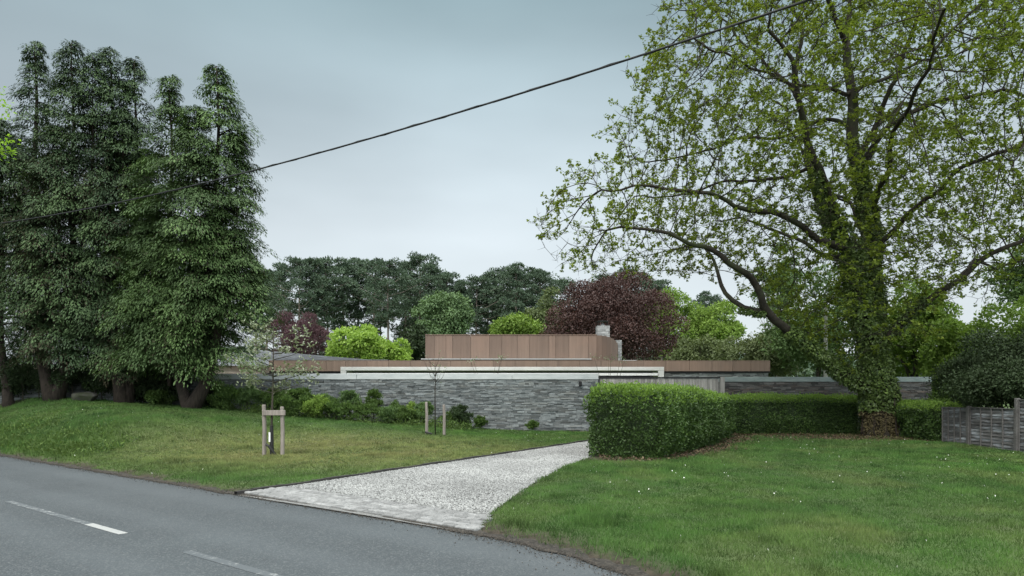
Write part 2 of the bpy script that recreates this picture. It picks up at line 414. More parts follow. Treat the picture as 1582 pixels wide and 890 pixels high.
M['litter'] = leaf_mat('fallen_leaves', (.05, .035, .02), (.16, .12, .07), (.09, .06, .04), 2, .1)
m_, t_, o_ = new_mat('dark_glass'); p_ = nd(t_, 'ShaderNodeBsdfPrincipled'); p_.inputs['Base Color'].default_value = (.03, .035, .04, 1); p_.inputs['Roughness'].default_value = .08
t_.links.new(p_.outputs[0], o_.inputs[0]); M['glass'] = m_

# ------------------------------------------------------------------ terrain
P0 = np.array([-4.2, 10.55]); TD = np.array([.795, -.608]); ND = np.array([.608, .795])
def road_ts(x, y):
    rx, ry = np.asarray(x)-P0[0], np.asarray(y)-P0[1]
    return rx*TD[0]+ry*TD[1], rx*ND[0]+ry*ND[1]
def edge_off(t):                       # the verge swells into the road beyond the drive
    return -1.0*sstep(4.9, 9.5, t) + .05*(fbm(np.asarray(t)*1.3, 3.1, 3)-.5)
DRV_L = np.array([(-4.25, 10.5), (-3.2, 12.25), (-1.93, 14.4), (.3, 18.1), (2.34, 21.6), (3.2, 24.0), (3.35, 26.6)])
DRV_R = np.array([(-.40, 7.62), (-.26, 8.9), (.09, 10.55), (.45, 12.06), (1.05, 14.07), (2.06, 16.9), (3.6, 19.6), (5.4, 22.0), (7.4, 24.4), (7.8, 26.6)])
def resample(P, n):
    P = np.asarray(P, float); s = np.r_[0, np.cumsum(np.linalg.norm(np.diff(P, axis=0), axis=1))]
    u = np.linspace(0, s[-1], n); return np.stack([np.interp(u, s, P[:, k]) for k in range(P.shape[1])], 1)
DRV_POLY = np.concatenate([DRV_L, DRV_R[::-1]])
def in_poly(x, y, P):
    x = np.asarray(x, float); y = np.asarray(y, float); c = np.zeros(x.shape, bool); n = len(P)
    for i in range(n):
        x1, y1 = P[i]; x2, y2 = P[(i+1) % n]
        cond = ((y1 > y) != (y2 > y)); xi = (x2-x1)*(y-y1)/((y2-y1) if y2 != y1 else 1e-9)+x1
        c ^= cond & (x < xi)
    return c
def dist_poly(x, y, P, closed=True):
    x = np.asarray(x, float); y = np.asarray(y, float); d = np.full(x.shape, 1e9); n = len(P)
    for i in range(n if closed else n-1):
        a = np.array(P[i]); b = np.array(P[(i+1) % n]); ab = b-a
        t = np.clip(((x-a[0])*ab[0]+(y-a[1])*ab[1])/(ab@ab), 0, 1)
        d = np.minimum(d, np.hypot(x-a[0]-t*ab[0], y-a[1]-t*ab[1]))
    return d
def height(x, y):
    x = np.asarray(x, float); y = np.asarray(y, float)
    t, s = road_ts(x, y); s = s-edge_off(t)
    hm = np.interp(x, [-40, -25, -18, -10.7, -7.75, -4.3, -2.1, 0.5, 3], [1.5, 1.45, 1.35, .88, .58, .33, .15, .03, 0.0])
    wf = sstep(-11.5, -7.0, x)
    h = hm*sstep(0, 4.5, s)*(1-.35*sstep(34, 60, y))*((1-wf)+wf*sstep(16.5, 24.5, y))
    h = h + .05*(fbm(x*.35, y*.35, 3)-.5)*sstep(0, 1.5, s)
    inside = in_poly(x, y, DRV_POLY); dd = dist_poly(x, y, DRV_POLY)
    f = np.where(inside, 0, sstep(0, 1.6, dd)); h = h*f
    h = np.where(inside, -.05, h + .025*sstep(0, .2, dd))
    onroad = (s < 0) & (s > -4.95-edge_off(t)*0)
    h = np.where(s < 0, -.06, h + .045*sstep(0, .35, s)*(~inside))
    h = np.where(s < -5.0, .02, h)
    return h
def bare(x, y):
    """0..1: soil and leaf litter under the hedge and the big tree, along the wall and the kerb"""
    b = sstep(2.8, .9, np.hypot((x-12.2)*.55, y-23.3)+1.2*(fbm(x*1.7, y*1.7)-.5)*2)
    HP = [(2.6, 16.4), (4.5, 18.8), (6.3, 22.6), (7.2, 24.6), (12.5, 24.7), (13.3, 22.0)]
    b = np.maximum(b, sstep(1.9, 1.1, dist_poly(x, y, HP, False)+.7*(fbm(x*2.1, y*2.1)-.5)))
    b = np.maximum(b, sstep(.8, .2, 26.3-np.asarray(y)+.8*(fbm(x, y)-.5))*(np.asarray(y) < 26.5))
    b = np.maximum(b, .75*sstep(.62, .78, fbm(np.asarray(x)*1.1+40, np.asarray(y)*1.1))*(np.asarray(x) > 4)*(np.asarray(y) < 9.0))
    t_, s_ = road_ts(x, y); s_ = s_-edge_off(t_)
    b = np.maximum(b, sstep(.42, .05, s_+.55*(fbm(np.asarray(x)*2.7, np.asarray(y)*2.7, 3)-.5)))
    dl = dist_poly(x, y, DRV_R[:6], False); b = np.maximum(b, .8*sstep(.22, .02, dl+.25*(fbm(np.asarray(x)*3, np.asarray(y)*3, 3)-.5)))
    return np.clip(b, 0, 1)
def dryness(x, y):
    n = fbm(x*.9+5, y*.9, 4)
    left = sstep(1.2, .3, np.hypot((x+4.4)/6.5, (y-17.5)/5.0)+.5*(n-.5))
    stripe = .55*sstep(.45, .65, n)
    right = .24*sstep(.5, .7, fbm(x*.8+31, y*.8+9, 4))
    near = .2*sstep(.42, .6, n)*sstep(11, 6, y)*(x > 0)
    return np.clip(np.where(np.asarray(x) < 2, left*.85*(.45+1.1*n)+stripe*.25, right+near), 0, 1)

xs = np.unique(np.concatenate([np.arange(-34, 22, .22), np.linspace(-60, -34, 20), np.linspace(22, 60, 20), [-900, -500, -300, -180, -120, -80, 80, 120, 180, 300, 500, 900]]))
ys = np.unique(np.concatenate([np.arange(1, 40, .22), np.linspace(-30, 1, 20), np.linspace(40, 120, 30), [-300, -100, -50, 150, 200, 300, 500, 1000]]))
GX, GY = np.meshgrid(xs, ys)
GZ = height(GX, GY)
nx, ny = len(xs), len(ys)
idx = np.arange(nx*ny).reshape(ny, nx)
Fg = np.stack([idx[:-1, :-1], idx[:-1, 1:], idx[1:, 1:], idx[1:, :-1]], -1).reshape(-1, 4)
g = make('ground', np.stack([GX, GY, GZ], -1).reshape(-1, 3), Fg, M['ground'], attrs={'dry': dryness(GX, GY).ravel(), 'bare': bare(GX, GY).ravel()}, smooth=True)
g['kind'] = 'structure'

# road sheet following the straight edge, ragged verge edge
ts = np.concatenate([np.linspace(-160, -26, 40), np.arange(-25.5, 25, .12), np.linspace(26, 160, 40)])
ein = edge_off(ts) + .05
rows = []
for k, sfun in enumerate([ein, ein*0-1.2, ein*0-2.44, ein*0-3.6, ein*0-4.95]):
    rows.append(np.stack([P0[0]+TD[0]*ts+ND[0]*sfun, P0[1]+TD[1]*ts+ND[1]*sfun, np.full(len(ts), [.0, .012, .028, .012, 0.0][k])], -1))
RV = np.array(rows); n = len(ts); idx = np.arange(5*n).reshape(5, n)
Fr = np.stack([idx[:-1, :-1], idx[1:, :-1], idx[1:, 1:], idx[:-1, 1:]], -1).reshape(-1, 4)
make('road', RV.reshape(-1, 3), Fr, M['asphalt'], smooth=True)['kind'] = 'structure'
# dashed centre line: dashes of 3.7 m, gaps of 1.7 m
Vd = []; Fd = []; Ad = []
def rp(t, s, z): return (P0[0]+TD[0]*t+ND[0]*s, P0[1]+TD[1]*t+ND[1]*s, z)
for i, k in enumerate(range(-9, 5)):
    t0 = 1.75 + k*5.15 - 3.68; t1 = t0+3.68
    if k == 1: t0, t1 = t0-.1, t1-1.2
    m_n = 12
    for j in range(m_n):
        u0 = t0+(t1-t0)*j/m_n; u1 = t0+(t1-t0)*(j+1)/m_n; b = len(Vd)
        Vd += [rp(u0, -2.49, .0305), rp(u1, -2.49, .0305), rp(u1, -2.39, .0305), rp(u0, -2.39, .0305)]
        Fd.append((b, b+1, b+2, b+3)); Ad += [(.0 if k == 1 else .10 if j < m_n-3 else .8)]*4
make('centre_line', np.array(Vd), np.array(Fd), M['paint'], attrs={'v': Ad})['kind'] = 'structure'

# driveway: gravel sheet, granite setts along the road, edging on the far side
L_ = resample(DRV_L, 40); R_ = resample(DRV_R, 40)
wv = .06*(fbm(np.arange(40)*1.7, 2.2, 3)-.5)
gv = []; cols = 9
for i in range(40):
    for j in range(cols):
        f = j/(cols-1); p = L_[i]*(1-f)+R_[i]*f
        gv.append((p[0]+(wv[i]*3 if j == cols-1 else 0), p[1], .010+.012*math.sin(math.pi*f)))
idx = np.arange(40*cols).reshape(40, cols)
Fr = np.stack([idx[:-1, :-1], idx[:-1, 1:], idx[1:, 1:], idx[1:, :-1]], -1).reshape(-1, 4)
make('gravel_driveway', np.array(gv), Fr, M['gravel'], smooth=True)['kind'] = 'structure'
rng = np.random.default_rng(3)
def in_drive(x, y): return in_poly(x, y, DRV_POLY)
# setts
s_ = MB(5)
for row in range(7):
    s0 = .06+row*.112; t = -.25 + (row % 2)*.06
    while t < 5.2:
        Ls = .16+.07*s_.r.random(); x, y, _ = rp(t+Ls/2, s0+.05, 0)
        if in_poly(np.array([x]), np.array([y]), DRV_POLY + 0)[0] or (0 < t < 4.6 and row < 2):
            z = .045+.006*s_.r.random(); h2 = .05; g_ = .006
            c = [rp(t+g_, s0+g_, 0), rp(t+Ls-g_, s0+g_, 0), rp(t+Ls-g_, s0+h2*2-g_, 0), rp(t+g_, s0+h2*2-g_, 0)]
            ci = [rp(t+g_+.012, s0+g_+.012, 0), rp(t+Ls-g_-.012, s0+g_+.012, 0), rp(t+Ls-g_-.012, s0+h2*2-g_-.012, 0), rp(t+g_+.012, s0+h2*2-g_-.012, 0)]
            V = [(a[0], a[1], -.03) for a in c]+[(a[0], a[1], z-.012) for a in c]+[(a[0], a[1], z) for a in ci]
            s_.add(V, [(0, 1, 5, 4), (1, 2, 6, 5), (2, 3, 7, 6), (3, 0, 4, 7), (4, 5, 9, 8), (5, 6, 10, 9), (6, 7, 11, 10), (7, 4, 8, 11), (8, 9, 10, 11)])
        t += Ls
so = s_.build('sett_apron', M['sett']); so['kind'] = 'structure'
# loose chips
def pebbles(n, fn, zf, smin, smax, seed, box):
    r = np.random.default_rng(seed); X = []; Y = []
    while sum(map(len, X)) < n:
        x = r.uniform(box[0], box[1], n*2); y = r.uniform(box[2], box[3], n*2); k = fn(x, y, r); X.append(x[k]); Y.append(y[k])
    x = np.concatenate(X)[:n]; y = np.concatenate(Y)[:n]
    sz = r.uniform(smin, smax, n)
    base = np.array([(1, 0, 0), (0, 1, 0), (-1, 0, 0), (0, -1, 0), (0, 0, 1), (0, 0, -1)], float)
    V = base[None]*sz[:, None, None]*r.uniform(.55, 1.2, (n, 6, 1)); V[:, :, 2] *= .65
    a = r.uniform(0, 6.28, n); ca, sa = np.cos(a)[:, None], np.sin(a)[:, None]
    V = np.stack([V[:, :, 0]*ca-V[:, :, 1]*sa, V[:, :, 0]*sa+V[:, :, 1]*ca, V[:, :, 2]], -1)
    V += np.stack([x, y, zf(x, y)+sz*.15], -1)[:, None]
    f = np.array([(0, 1, 4), (1, 2, 4), (2, 3, 4), (3, 0, 4), (1, 0, 5), (2, 1, 5), (3, 2, 5), (0, 3, 5)])
    F = (f[None]+6*np.arange(n)[:, None, None]).reshape(-1, 3)
    return V.reshape(-1, 3), F, np.repeat(r.random(n), 6)
def pf(x, y, r):
    t, s = road_ts(x, y)
    return in_drive(x, y) & (s > .72+.25*r.random(len(x))) & (r.random(len(x)) < np.clip(14/np.maximum(y, 7), .3, 1.0)**1.2)
V, F, A = pebbles(90000, pf, lambda x, y: x*0+.026, .009, .022, 11, (-4.5, 8.2, 7.5, 26.5))
tag(make('gravel_chips', V, F, M['pebble'], attrs={'v': A}), 'loose pale limestone chips covering the driveway', 'gravel', kind='stuff')
# edging strip between left lawn and gravel
ed = MB(2)
pl = resample(DRV_L, 60)
for i in range(59):
    a, b = pl[i], pl[i+1]; d = (b-a)/np.linalg.norm(b-a); nn = np.array([-d[1], d[0]])*.035; z = .065+.008*math.sin(i*1.3)
    ed.add([(a[0]-nn[0], a[1]-nn[1], -.05), (b[0]-nn[0], b[1]-nn[1], -.05), (b[0]+nn[0], b[1]+nn[1], -.05), (a[0]+nn[0], a[1]+nn[1], -.05),
            (a[0]-nn[0], a[1]-nn[1], z), (b[0]-nn[0], b[1]-nn[1], z), (b[0]+nn[0], b[1]+nn[1], z), (a[0]+nn[0], a[1]+nn[1], z)],
           [(4, 5, 6, 7), (0, 1, 5, 4), (2, 3, 7, 6)])
ed.build('driveway_edging', M['edging'])['kind'] = 'structure'
# strip of grit and leaf mould along the road edge
tt = np.arange(-26, 16, .12); nt_ = len(tt)
e0 = edge_off(tt); wi = .04+.30*fbm(tt*1.9, 8.3, 4)**1.5*2.2*np.where(tt > 4.4, .55, np.where(tt > -.2, .22, .55)); wo = np.where((tt > -.3) & (tt < 4.7), .06, .16)
rr = []
for f in (0, .5, 1):
    s = e0+.05 - wi*(1-f)*.75 + wo*f*1.0
    rr.append(np.stack([P0[0]+TD[0]*tt+ND[0]*s, P0[1]+TD[1]*tt+ND[1]*s, np.full(nt_, (.010, .022, .02)[int(f*2)])+.008*(vnoise(tt*7, f*9.)-.5)], -1))
idx = np.arange(3*nt_).reshape(3, nt_)
Fr = np.stack([idx[:-1, :-1], idx[:-1, 1:], idx[1:, 1:], idx[1:, :-1]], -1).reshape(-1, 4)
make('road_edge_grit', np.array(rr).reshape(-1, 3), Fr, M['soil'], smooth=True)['kind'] = 'structure'
def gf(x, y, r):
    t, s = road_ts(x, y); s = s-edge_off(t)
    p = np.exp(-np.abs(s+.05)/np.where(t > 4.4, .09, .05)); p = np.where((t > -.1) & (t < 4.7), p*.6, p)
    return (r.random(len(x)) < p) & (s < .15)
V, F, A = pebbles(14000, gf, lambda x, y: x*0+.014, .003, .011, 21, (-14, 6, 2.5, 19))
gm = rough_mat('grit', (.03, .027, .022), (.08, .07, .058), 12, .9, useattr=.6)
tag(make('grit_and_debris', V, F, gm, attrs={'v': A}), 'dark grit and crumbled leaves along the road edge', 'debris', kind='stuff')

# ------------------------------------------------------------------ grass, daisies
def lawn_ok(x, y, pad=.0):
    t, s = road_ts(x, y); s = s-edge_off(t)
    k = (s > -.06+.25*fbm(x*5, y*5, 2)) & ~in_drive(x, y) & (y < 27.0)
    return k
def scatter_lawn(n, seed, power, box):
    r = np.random.default_rng(seed); X = []; Y = []; c = 0
    while c < n:
        m = n*2; x = r.uniform(box[0], box[1], m); y = r.uniform(box[2], box[3], m)
        k = (np.abs(x) < y*.80+1.2)
        x = x[k]; y = y[k]
        d = np.hypot(x, y); k = r.random(len(x)) < (5.0/np.maximum(d, 5.0))**power
        x = x[k]; y = y[k]
        k = lawn_ok(x, y); x = x[k]; y = y[k]
        b = bare(x, y); k = r.random(len(x)) > b*.88; x = x[k]; y = y[k]
        X.append(x); Y.append(y); c += len(x)
    return np.concatenate(X)[:n], np.concatenate(Y)[:n], r
NB = 620000
gx, gy, r = scatter_lawn(NB, 4, 1.0, (-24, 19, 4.8, 33))
gd = np.hypot(gx, gy)
lush = sstep(.45, .75, fbm(gx*.55+3, gy*.55, 3))
tg, sg = road_ts(gx, gy)
rough_bank = sstep(-8.5, -11.5, gx)*sstep(3.2, .6, sg)*.9          # the unmown bank at the roadside
rough_bank = np.maximum(rough_bank, .5*sstep(.8, .1, sg-edge_off(tg))*(gx > -1))
fine = fbm(gx*4.5, gy*4.5+20, 2)
hh = (.018+.026*r.random(NB)+.018*lush)*(.45+1.15*fine)*(1+2.2*rough_bank*r.random(NB))*(1+.35*np.clip(gd/25, 0, 1))
# a few taller tufts
tuft = sstep(.68, .8, fbm(gx*2.3+11, gy*2.3, 3)); hh *= 1+1.0*tuft
ww = (.0045+.0045*gd/10)*r.uniform(.7, 1.3, NB)
ang = r.uniform(0, 6.283, NB); lean = r.uniform(.1, .75, NB)*hh; la = r.uniform(0, 6.283, NB)
gz = height(gx, gy)-.006
B = np.stack([gx, gy, gz], -1); S = np.stack([np.cos(ang), np.sin(ang), 0*ang], -1)*ww[:, None]*.5
T = B+np.stack([np.cos(la)*lean, np.sin(la)*lean, hh], -1)
V = np.stack([B-S, B+S, T], 1).reshape(-1, 3)
tag(make('lawn_grass', V, np.arange(NB*3).reshape(-1, 3), M['blade'], attrs={'v': np.repeat(np.clip(r.random(NB)*.55+.15*lush-.15*tuft+1.1*(fine-.5)+.7*(fbm(gx*1.6, gy*1.6+50, 3)-.5)+.22, 0, 1), 3), 'dry': np.repeat(dryness(gx, gy), 3)}),
    'short grass of the lawns on both sides of the drive', 'grass', kind='stuff')
# broad low weeds (clover, plantain) that mottle the lawn
nw_ = 26000
gx, gy, r = scatter_lawn(nw_*3, 14, 1.0, (-24, 19, 4.8, 30))
k = (fbm(gx*1.4+60, gy*1.4, 3) > .5); gx, gy = gx[k][:nw_], gy[k][:nw_]; n_ = len(gx)
P = np.stack([gx, gy, height(gx, gy)+.012+.02*r.random(n_)], -1)
D = rdir(r, n_); D[:, 2] = .15+.3*r.random(n_); Nn = rdir(r, n_)*.4+np.array([0, 0, 1.])
k2 = np.clip(np.hypot(gx, gy)/12, .7, 1.8)
m_weed = leaf_mat('leaf_lawn_weed', (.04, .08, .02), (.10, .16, .045), (.07, .11, .035), 1.0, .2)
tag(leafobj('lawn_weeds', P, unit(D), unit(Nn), .026*k2, .02*k2, m_weed, None, r), 'broad leaved weeds and clover mixed in the lawn', 'weeds', kind='stuff')
nd_ = 260
gx, gy, r = scatter_lawn(nd_*4, 24, .3, (-16, 15, 5.5, 25))
k = (fbm(gx*.6+9, gy*.6, 3)+.22*(gx > 0) > .6); gx, gy = gx[k][:nd_], gy[k][:nd_]; n_ = len(gx)
zz = height(gx, gy)+.04; a6 = np.arange(6)*math.pi/3
R6 = (.0035+.0035*r.random(n_))*np.clip(np.hypot(gx, gy)/8, .8, 1.5)
V = np.stack([gx[:, None]+np.cos(a6)*R6[:, None], gy[:, None]+np.sin(a6)*R6[:, None], zz[:, None]+.01*np.sin(a6+r.random(n_)[:, None]*6)], -1)
tag(make('daisies', V.reshape(-1, 3), np.arange(n_*6).reshape(-1, 6), M['petal'], attrs={'v': np.repeat(r.random(n_), 6)}), 'tiny white daisies dotted through the lawn', 'flowers', kind='stuff')
# fallen leaves under the big tree and hedge
rl = np.random.default_rng(31); x = rl.uniform(2, 15, 60000); y = rl.uniform(14, 26, 60000)
k = (rl.random(60000) < bare(x, y)*.55) & lawn_ok(x, y); x, y = x[k][:9000], y[k][:9000]; n_ = len(x)
P = np.stack([x, y, height(x, y)+.015+.02*rl.random(n_)], -1); D = rdir(rl, n_); D[:, 2] *= .3
tag(leafobj('leaf_litter', P, unit(D), unit(rdir(rl, n_)*.5+np.array([0, 0, 1.])), .07, .05, M['litter'], None, rl), 'brown fallen leaves and twigs under the big tree', 'leaf litter', kind='stuff')

# ------------------------------------------------------------------ hedges
def hedge(name, label, path, thick, topf, seed, per_m2, lsize, group=None):
    r = np.random.default_rng(seed); pl = resample(path, 60); L = np.linalg.norm(np.diff(pl, axis=0), axis=1).sum()
    c = pl.mean(0); root = empty(name, (c[0], c[1], float(height(c[0], c[1]))), label, 'hedge', group)
    tang = unit(np.gradient(pl, axis=0)); nrm = np.stack([-tang[:, 1], tang[:, 0]], -1)
    sarr = np.linspace(0, L, 60)
    def surf(u, th):
        """u along, th 0..1 round the section from one foot over the top to the other"""
        px = np.interp(u, sarr, pl[:, 0]); py = np.interp(u, sarr, pl[:, 1]); nx_ = np.interp(u, sarr, nrm[:, 0]); ny_ = np.interp(u, sarr, nrm[:, 1])
        H = topf(u/L); hw = thick/2
        per = 2*H+thick; q = th*per
        a = np.where(q < H, -1.0, np.where(q < H+thick, (q-H)/thick*2-1, 1.0)); z = np.where(q < H, q, np.where(q < H+thick, H, per-q))
        onside = np.abs(a) > .93
        # rounded shoulders and a foot that tucks in
        rs = .16; corner = np.clip((z-(H-rs))/rs, 0, 1)*np.clip((np.abs(a)-(1-rs/hw))/(rs/hw), 0, 1)
        z = z-.07*corner; a = a*(1-.06*corner)*(1-.16*sstep(.45, 0, z))
        bul = .26*(fbm(u*.9+seed, z*1.1+a, 3)-.5)*2
        ox = a*hw*(1+bul*.7); z = z*(1+.05*(fbm(u*1.3+4, a*1.5+seed)-.5)*(z > H*.6)*2)
        out = np.stack([nx_*np.where(onside, np.sign(a), 0), ny_*np.where(onside, np.sign(a), 0), np.where(onside, .15, 1.0)], -1)
        X = px+nx_*ox; Y = py+ny_*ox
        return X, Y, z, unit(out)
    # core
    nu, nv = 70, 24
    U, TH = np.meshgrid(np.linspace(.18, L-.18, nu), np.linspace(0, 1, nv), indexing='ij')
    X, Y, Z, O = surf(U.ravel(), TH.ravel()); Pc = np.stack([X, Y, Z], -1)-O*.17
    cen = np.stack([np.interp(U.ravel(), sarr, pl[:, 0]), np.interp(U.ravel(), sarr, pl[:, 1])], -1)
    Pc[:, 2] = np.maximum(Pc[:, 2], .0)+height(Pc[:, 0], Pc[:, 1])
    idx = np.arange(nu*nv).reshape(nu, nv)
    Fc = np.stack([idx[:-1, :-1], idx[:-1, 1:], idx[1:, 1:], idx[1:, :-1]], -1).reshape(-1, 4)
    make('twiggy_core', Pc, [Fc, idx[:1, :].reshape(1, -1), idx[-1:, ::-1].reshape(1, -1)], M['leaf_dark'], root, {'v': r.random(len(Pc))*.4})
    # leaf shell
    Hm = float(np.mean(topf(np.linspace(0, 1, 9)))); n = int((2*Hm+thick)*L*per_m2)
    u = r.uniform(0, L, n); th = r.uniform(0, 1, n); X, Y, Z, O = surf(u, th)
    # two ends
    ne = int(2*Hm*thick*per_m2); e = r.integers(0, 2, ne); ue = np.where(e == 0, .0, L)
    aa = r.uniform(-1, 1, ne)*thick/2; He = topf(ue/L); ze = r.uniform(0, 1, ne)*He
    ex = np.where(e == 0, pl[0, 0], pl[-1, 0])+np.where(e == 0, nrm[0, 0], nrm[-1, 0])*aa; ey = np.where(e == 0, pl[0, 1], pl[-1, 1])+np.where(e == 0, nrm[0, 1], nrm[-1, 1])*aa
    td = np.where((e == 0)[:, None], -tang[0], tang[-1]); bul = .12*(fbm(aa*1.5+ex, ze*1.5)-.2)-.25*sstep(.75, 1, np.abs(aa)/(thick/2))
    ex = ex+td[:, 0]*bul; ey = ey+td[:, 1]*bul
    X = np.r_[X, ex]; Y = np.r_[Y, ey]; Z = np.r_[Z, ze]; O = np.concatenate([O, np.concatenate([td, np.full((ne, 1), .15)], 1)])
    n += ne
    dep = r.random(n)**1.6*.2-.03*r.random(n)*0
    # uneven clumps: some patches stand proud, some gaps
    cl = fbm(X*2.6+Y*1.7+seed, Z*3.0+Y, 3); gapk = r.random(n) < sstep(.24, .44, cl)+.35
    P = np.stack([X, Y, Z], -1)+O*(.22*(cl-.42)-dep*.8+.10*r.random(n)**4)[:, None]
    P[:, 2] = np.maximum(P[:, 2], .03)+height(P[:, 0], P[:, 1])
    D = unit(rdir(r, n)+O*.9+np.array([0, 0, .25])); Nn = unit(rdir(r, n)+O*.8+np.array([0, 0, .4]))
    sz = lsize*r.uniform(.6, 1.3, n)
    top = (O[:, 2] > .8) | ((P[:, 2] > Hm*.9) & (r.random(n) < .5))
    k1 = gapk & ~top; k2 = gapk & top
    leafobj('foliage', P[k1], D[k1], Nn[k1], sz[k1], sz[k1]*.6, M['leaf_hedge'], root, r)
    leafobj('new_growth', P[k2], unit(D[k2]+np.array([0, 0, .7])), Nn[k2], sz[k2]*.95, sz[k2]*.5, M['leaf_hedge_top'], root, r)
    # bare stems at the foot
    for i in range(int(L*3)):
        mb = MB(seed+i)
        uu = r.uniform(.1, L-.1); aa_ = r.uniform(-.75, .75)*thick/2
        x = np.interp(uu, sarr, pl[:, 0])+np.interp(uu, sarr, nrm[:, 0])*aa_; y = np.interp(uu, sarr, pl[:, 1])+np.interp(uu, sarr, nrm[:, 1])*aa_
        z = float(height(x, y)); l = r.uniform(.3, .8); dx, dy = r.normal(0, .1, 2)
        mb.tube([(x, y, z-.03), (x+dx*.4, y+dy*.4, z+l*.5), (x+dx, y+dy, z+l)], [.016, .012, .006], 5)
        mb.build('stem', M['bark'], root)
    return root
hedge('clipped_hedge', 'taller clipped evergreen hedge bending along the edge of the gravel drive', [(2.55, 15.9), (3.5, 17.4), (4.9, 19.6), (6.1, 22.3), (6.7, 24.0)], 1.85, lambda f: 1.60-.30*sstep(.15, .8, f), 41, 1900, .062)
hedge('boundary_hedge', 'long low hedge in front of the brown slate wall, behind the ivy covered tree', [(7.3, 24.7), (9.5, 24.9), (11.5, 24.9), (12.6, 24.7)], .95, lambda f: 1.32+0*f, 42, 1700, .06)
hedge('fence_hedge', 'short dark hedge between the ivy covered tree and the panel fence', [(12.9, 24.3), (13.4, 23.0), (13.35, 20.9)], .95, lambda f: 1.12-.02*f, 43, 1700, .065)

# ------------------------------------------------------------------ stone walls
def stone_face(mb, x0, x1, z0f, z1, y, seed, gap=.004):
    """courses of thin split stone on the face that looks to -Y"""
    r = random.Random(seed); zmin = min(z0f(x0), z0f(x1))-.1; z = zmin
    while z < z1-.01:
        h = min(r.choice((.03, .04, .05, .05, .065, .08)), z1-z)
        x = x0-r.random()*.3
        while x < x1:
            l = r.uniform(.08, .42); a, b = max(x, x0), min(x+l, x1)
            if b-a > .03 and z+h > z0f((a+b)/2)-.12:
                d = r.random()**2*.038
                mb.box(a+gap, b-gap, y-.012-d, y+.04, z+gap, z+h-gap*.6, None)
            x += l
        z += h
def wall(name, label, x0, x1, y, top, cop_h, thick, mats, seed, seams):
    cx = (x0+x1)/2; root = empty(name, (cx, y, float(height(cx, y))), label, 'wall')
    b = MB(seed); b.box(x0+.01, x1-.01, y+.02, y+thick, -.4, top-cop_h-.002, .5); b.build('wall_core', M['mortar'], root)
    s = MB(seed+1); stone_face(s, x0, x1, lambda x: float(height(x, y)), top-cop_h-.004, y, seed); s.build('stone_cladding', M[mats[0]], root)
    c = MB(seed+2); xx = x0-.02
    for sx in seams+[x1+.02]:
        c.box(xx+.004, sx-.004, y-.05, y+thick+.04, top-cop_h, top, None, .008); xx = sx
    c.build('coping', M[mats[1]], root)
    return root
wall('slate_garden_wall', 'long grey slate wall with pale coping behind the left lawn', -24.0, 3.32, 26.4, 2.29, .22, .4, ('slate', 'coping'), 51, [-21, -18, -15, -12, -9, -6.0, -3, 0])
wall('slate_boundary_wall', 'brown grey slate wall with green grey coping behind the low hedge', 8.28, 17.2, 28.0, 2.2, .2, .4, ('slate_wet', 'coping_g'), 61, [9.9, 12.6, 15.0])
# gate of upright boards
gt = empty('timber_gate', (5.6, 26.5, 0), 'silvered upright board gate between the two slate walls', 'gate')
mb = MB(71); x = 3.42
while x < 8.0:
    wdt = .115; mb.box(x, x+wdt-.012, 26.47+.006*mb.r.random(), 26.51, .05, 2.10+.004*mb.r.random(), None); x += wdt
mb.build('boards', M['gate'], gt)
mb = MB(72); mb.box(3.38, 8.06, 26.44, 26.56, 2.11, 2.165, .3); mb.build('top_rail', M['black'], gt)
mb = MB(73)
for z in (.5, 1.7): mb.box(3.42, 8.0, 26.515, 26.57, z, z+.1, .4)
mb.build('back_rail', M['gate'], gt)
mb = MB(74); mb.box(8.08, 8.24, 26.45, 26.62, -.05, 2.17, .5); mb.build('gate_post', M['gate'], gt)
# small wall lamp
lp = empty('wall_lamp', (2.63, 26.33, 1.92), 'small black lamp fixed high on the pale slate wall beside the tall hedge', 'lamp')
mb = MB(1); mb.box(2.58, 2.68, 26.335, 26.37, 1.80, 2.0, .5, .008); mb.build('back_plate', M['black'], lp)
mb = MB(1); mb.tube([(2.63, 26.28, 1.80), (2.63, 26.28, 1.83), (2.63, 26.28, 1.97), (2.63, 26.28, 2.0)], [.03, .06, .06, .02], 12); mb.build('lamp_body', M['black'], lp)

# ------------------------------------------------------------------ house behind the wall
HX = 0.0
hs = empty('house', (2.0, 38.0, 0), 'low flat roofed house clad in rust brown steel panels behind the slate wall', 'house')
def hz(py, d): return EYE+(HY-py)/FPX*d
def hx(px, d): return (px-CX)/FPX*d
d = 36.0
# long fascia panels
mb = MB(81); z0, z1 = hz(573.5, d), hz(557.5, d); x = hx(415, d)+.0; xe = hx(1190, d)
seam = [hx(v, d) for v in (465, 504, 534, 567, 600, 634, 665, 696, 728, 762, 796, 829, 862, 895, 929, 961, 994, 1029, 1065, 1100, 1132, 1160)]+[xe]
for sx in seam:
    mb.box(x+.008, sx-.008, d, d+.05, z0, z1, None); x = sx
mb.box(hx(415, d), xe, d-.008, d+.3, z1+.002, z1+.022, .5)
mb.build('steel_fascia', M['corten'], hs)
mb = MB(82); mb.box(hx(415, d)+.02, xe-.02, d+.055, d+9, z0+.02, z1-.02, .5); mb.build('roof_deck', M['brown_dark'], hs)
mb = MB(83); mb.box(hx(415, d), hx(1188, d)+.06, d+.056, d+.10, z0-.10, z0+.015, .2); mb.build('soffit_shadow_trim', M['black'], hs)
mb = MB(84); stone_face(mb, hx(1028, d), hx(1188, d), lambda x: 1.8, z0-.105, d+.12, 84); mb.box(hx(1028, d), hx(1188, d), d+.17, d+8.5, 0, z0-.11, .5)
mb.build('stone_wall', M['slate'], hs)
